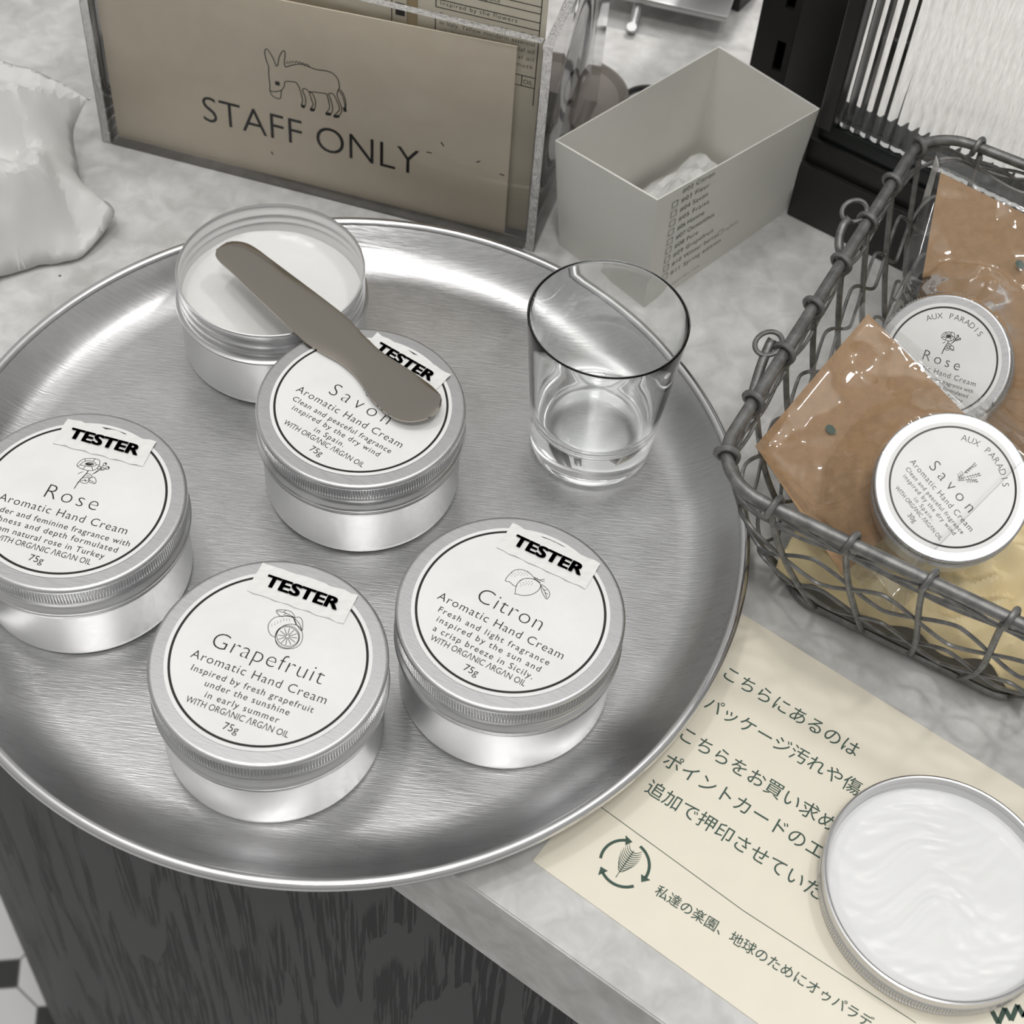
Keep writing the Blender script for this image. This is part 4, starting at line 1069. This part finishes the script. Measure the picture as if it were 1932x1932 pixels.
# ------------------------------------------------------------------ gift packs in the basket
def frame_from(px, py, z, tilt_deg, dirx, diry, textpx):
    """lid plane facing the camera up to a tilt; dirx/diry: where the lid leans in the picture"""
    C_ = at(px, py, z); vdir = (EYE - C_).normalized()
    side_ = (RGT * dirx + UPV * diry); side_ = (side_ - vdir * side_.dot(vdir)).normalized(); a = math.radians(tilt_deg)
    n_ = (vdir * math.cos(a) + side_ * math.sin(a)).normalized()
    p0 = atp(*textpx[0], C_, n_); p1 = atp(*textpx[1], C_, n_)
    ex_ = (p1 - p0).normalized(); ey_ = n_.cross(ex_)
    return C_, ex_, ey_, n_
def gift_pack(label, center, z, tilt, dirv, textpx, R, card_px, bag_px, title, tw, desc, art, leaf, wrinkle):
    C_, ex_, ey_, n_ = frame_from(*center, z, tilt, *dirv, textpx)
    k = R / .041
    t = thing('gift_pack', label, 'gift pack', C_, 0, 'cellophane gift packs in the basket')
    Hh = .0250
    Mx = Matrix.Identity(4)
    for i in range(3): Mx[i][0], Mx[i][1], Mx[i][2], Mx[i][3] = ex_[i], ey_[i], n_[i], (C_ - n_ * Hh)[i]
    zs = Hh / .0449
    b_ = body_mesh(k, zs); b_.transform(Mx); obj('tin_body', b_, ALU, t)
    b_ = lid_mesh(k, zs); b_.transform(Mx @ Matrix.Translation((0, 0, .0285 * zs))); lid_ = obj('tin_lid', b_, ALUTOP, t)
    P = Plane(C_, ex_, ey_, .0002)
    bm = bmesh.new(); ring_disc(bm, P, R * .865, R * .80, .0007)
    kk = .0214 / .0336 * (R / .0272)
    label_lines(bm, P, title, tw, desc, kk, '30g', 50, 6.6, -.016)
    # arched shop name at the top of the label
    name = 'AUX PARADIS'; ra_ = 27.0 * kk
    for i, ch in enumerate(name):
        if ch == ' ': continue
        a = math.radians(90 + 36 - 72 * i / (len(name) - 1))
        e1 = P.ex * math.sin(a) - P.ey * math.cos(a); e2 = P.ex * math.cos(a) + P.ey * math.sin(a)
        wch = glyphs(ch, -.012); s = 3.6 * kk / 1000 / CAP
        write(bm, ch, P(ra_ * math.cos(a), ra_ * math.sin(a)), e1, e2, (wch[3] - wch[2]) * s, 3.6 * kk / 1000, -.012, 1, 'c')
    art(bm, P, kk)
    o = obj('paper_label', bm, [LABEL, INK], t, smooth=False); o.parent = lid_
    # kraft card behind the tin, slightly bowed
    Pb = C_ - n_ * (Hh + .0012)
    quad = [atp(*q, Pb, n_) for q in card_px]
    bm = bmesh.new(); N = 14; gg = {}
    for lay in (0, 1):
        for j in range(N + 1):
            for i in range(N + 1):
                a, b2 = i / N, j / N
                p = quad[0].lerp(quad[1], a).lerp(quad[3].lerp(quad[2], a), b2)
                p = p + n_ * (.0016 * noise.noise(p * 30) - lay * .0008)
                gg[lay, i, j] = bm.verts.new(p)
    for j in range(N):
        for i in range(N):
            bm.faces.new((gg[0, i, j], gg[0, i + 1, j], gg[0, i + 1, j + 1], gg[0, i, j + 1])); bm.faces.new((gg[1, i, j + 1], gg[1, i + 1, j + 1], gg[1, i + 1, j], gg[1, i, j]))
    for i in range(N):
        bm.faces.new((gg[0, i, 0], gg[1, i, 0], gg[1, i + 1, 0], gg[0, i + 1, 0])); bm.faces.new((gg[0, i + 1, N], gg[1, i + 1, N], gg[1, i, N], gg[0, i, N]))
        bm.faces.new((gg[0, 0, i + 1], gg[1, 0, i + 1], gg[1, 0, i], gg[0, 0, i])); bm.faces.new((gg[0, N, i], gg[1, N, i], gg[1, N, i + 1], gg[0, N, i + 1]))
    for q in leaf:                                          # small printed green leaf
        c_ = atp(*q, Pb, n_) + n_ * .0018
        pts = [(-11, -4), (-6, -10), (3, -8), (10, 2), (8, 8), (14, 13), (5, 9), (-3, 9), (-9, 3)]
        f_ = bm.faces.new([bm.verts.new(c_ + RGT * (x * .000185) - (UPV - n_ * UPV.dot(n_)).normalized() * (y * .000185)) for x, y in pts]); f_.material_index = 1
    obj('kraft_card', bm, [KRAFT, GINK], t, angle=50)
    # cellophane: a closed bag, the front draped over card and tin
    bq = [atp(*q, Pb, n_) for q in bag_px]; NB = 72; bm = bmesh.new(); gg = {}
    for j in range(NB + 1):
        for i in range(NB + 1):
            a, b2 = i / NB, j / NB
            p = bq[0].lerp(bq[1], a).lerp(bq[3].lerp(bq[2], a), b2)
            e_ = min(a, 1 - a, b2, 1 - b2); r = (p - (C_ - n_ * n_.dot(C_ - p))).length
            hh = Hh + .0022 if r < R else (Hh + .0022) * max(0, 1 - (r - R) / (.9 * Hh)) ** 1.5
            wr = (fold(p.x, p.y, wrinkle, 50, 6) - .5) * .016 + (fold(p.x, p.y, wrinkle + 3, 120, 4) - .5) * .005
            h = max(hh + (.0002 + max(0, wr) * .06 if r < R else wr * .5), .0022 + max(0, wr)) * min(1, e_ * 14)
            gg[0, i, j] = bm.verts.new(p + n_ * h)
            gg[1, i, j] = bm.verts.new(p - n_ * (.0024 * min(1, e_ * 14))) if 0 < i < NB and 0 < j < NB else gg[0, i, j]
    for j in range(NB):
        for i in range(NB):
            bm.faces.new((gg[0, i, j], gg[0, i + 1, j], gg[0, i + 1, j + 1], gg[0, i, j + 1]))
            bm.faces.new((gg[1, i, j + 1], gg[1, i + 1, j + 1], gg[1, i + 1, j], gg[1, i, j]))
    obj('cellophane', bm, FILM, t, angle=50)
    return t
gift_pack('cellophane pack with a Rose tin, behind the Savon pack in the basket', (1777, 680), .0800, 11, (-.6, .55), ((1729, 690), (1806, 715)), .0258,
          [(1775, 326), (1990, 430), (1960, 920), (1690, 800)], [(1768, 285), (2010, 400), (1985, 960), (1660, 640)], 'Rose', 24,
          [('Tender and feminine fragrance with', 50), ('richness and depth formulated', 46), ('from natural rose in Turkey', 42)], lambda bm, P, kk: art_rose(bm, P, kk), [(1926, 500)], 41)
gift_pack('cellophane pack with a Savon tin on kraft card at the front of the basket', (1797, 918), .0880, 16, (.58, .81), ((1706, 857), (1840, 1012)), .0272,
          [(1638, 591), (1425, 842), (1590, 1085), (1870, 830)], [(1630, 570), (1410, 846), (1680, 1170), (1990, 860)], 'Savon', 33,
          [('Clean and peaceful fragrance', 46.5), ('inspired by the dry wind', 42), ('in Spain.', 15)], lambda bm, P, kk: LAV(bm, P, kk), [(1567, 812)], 57)
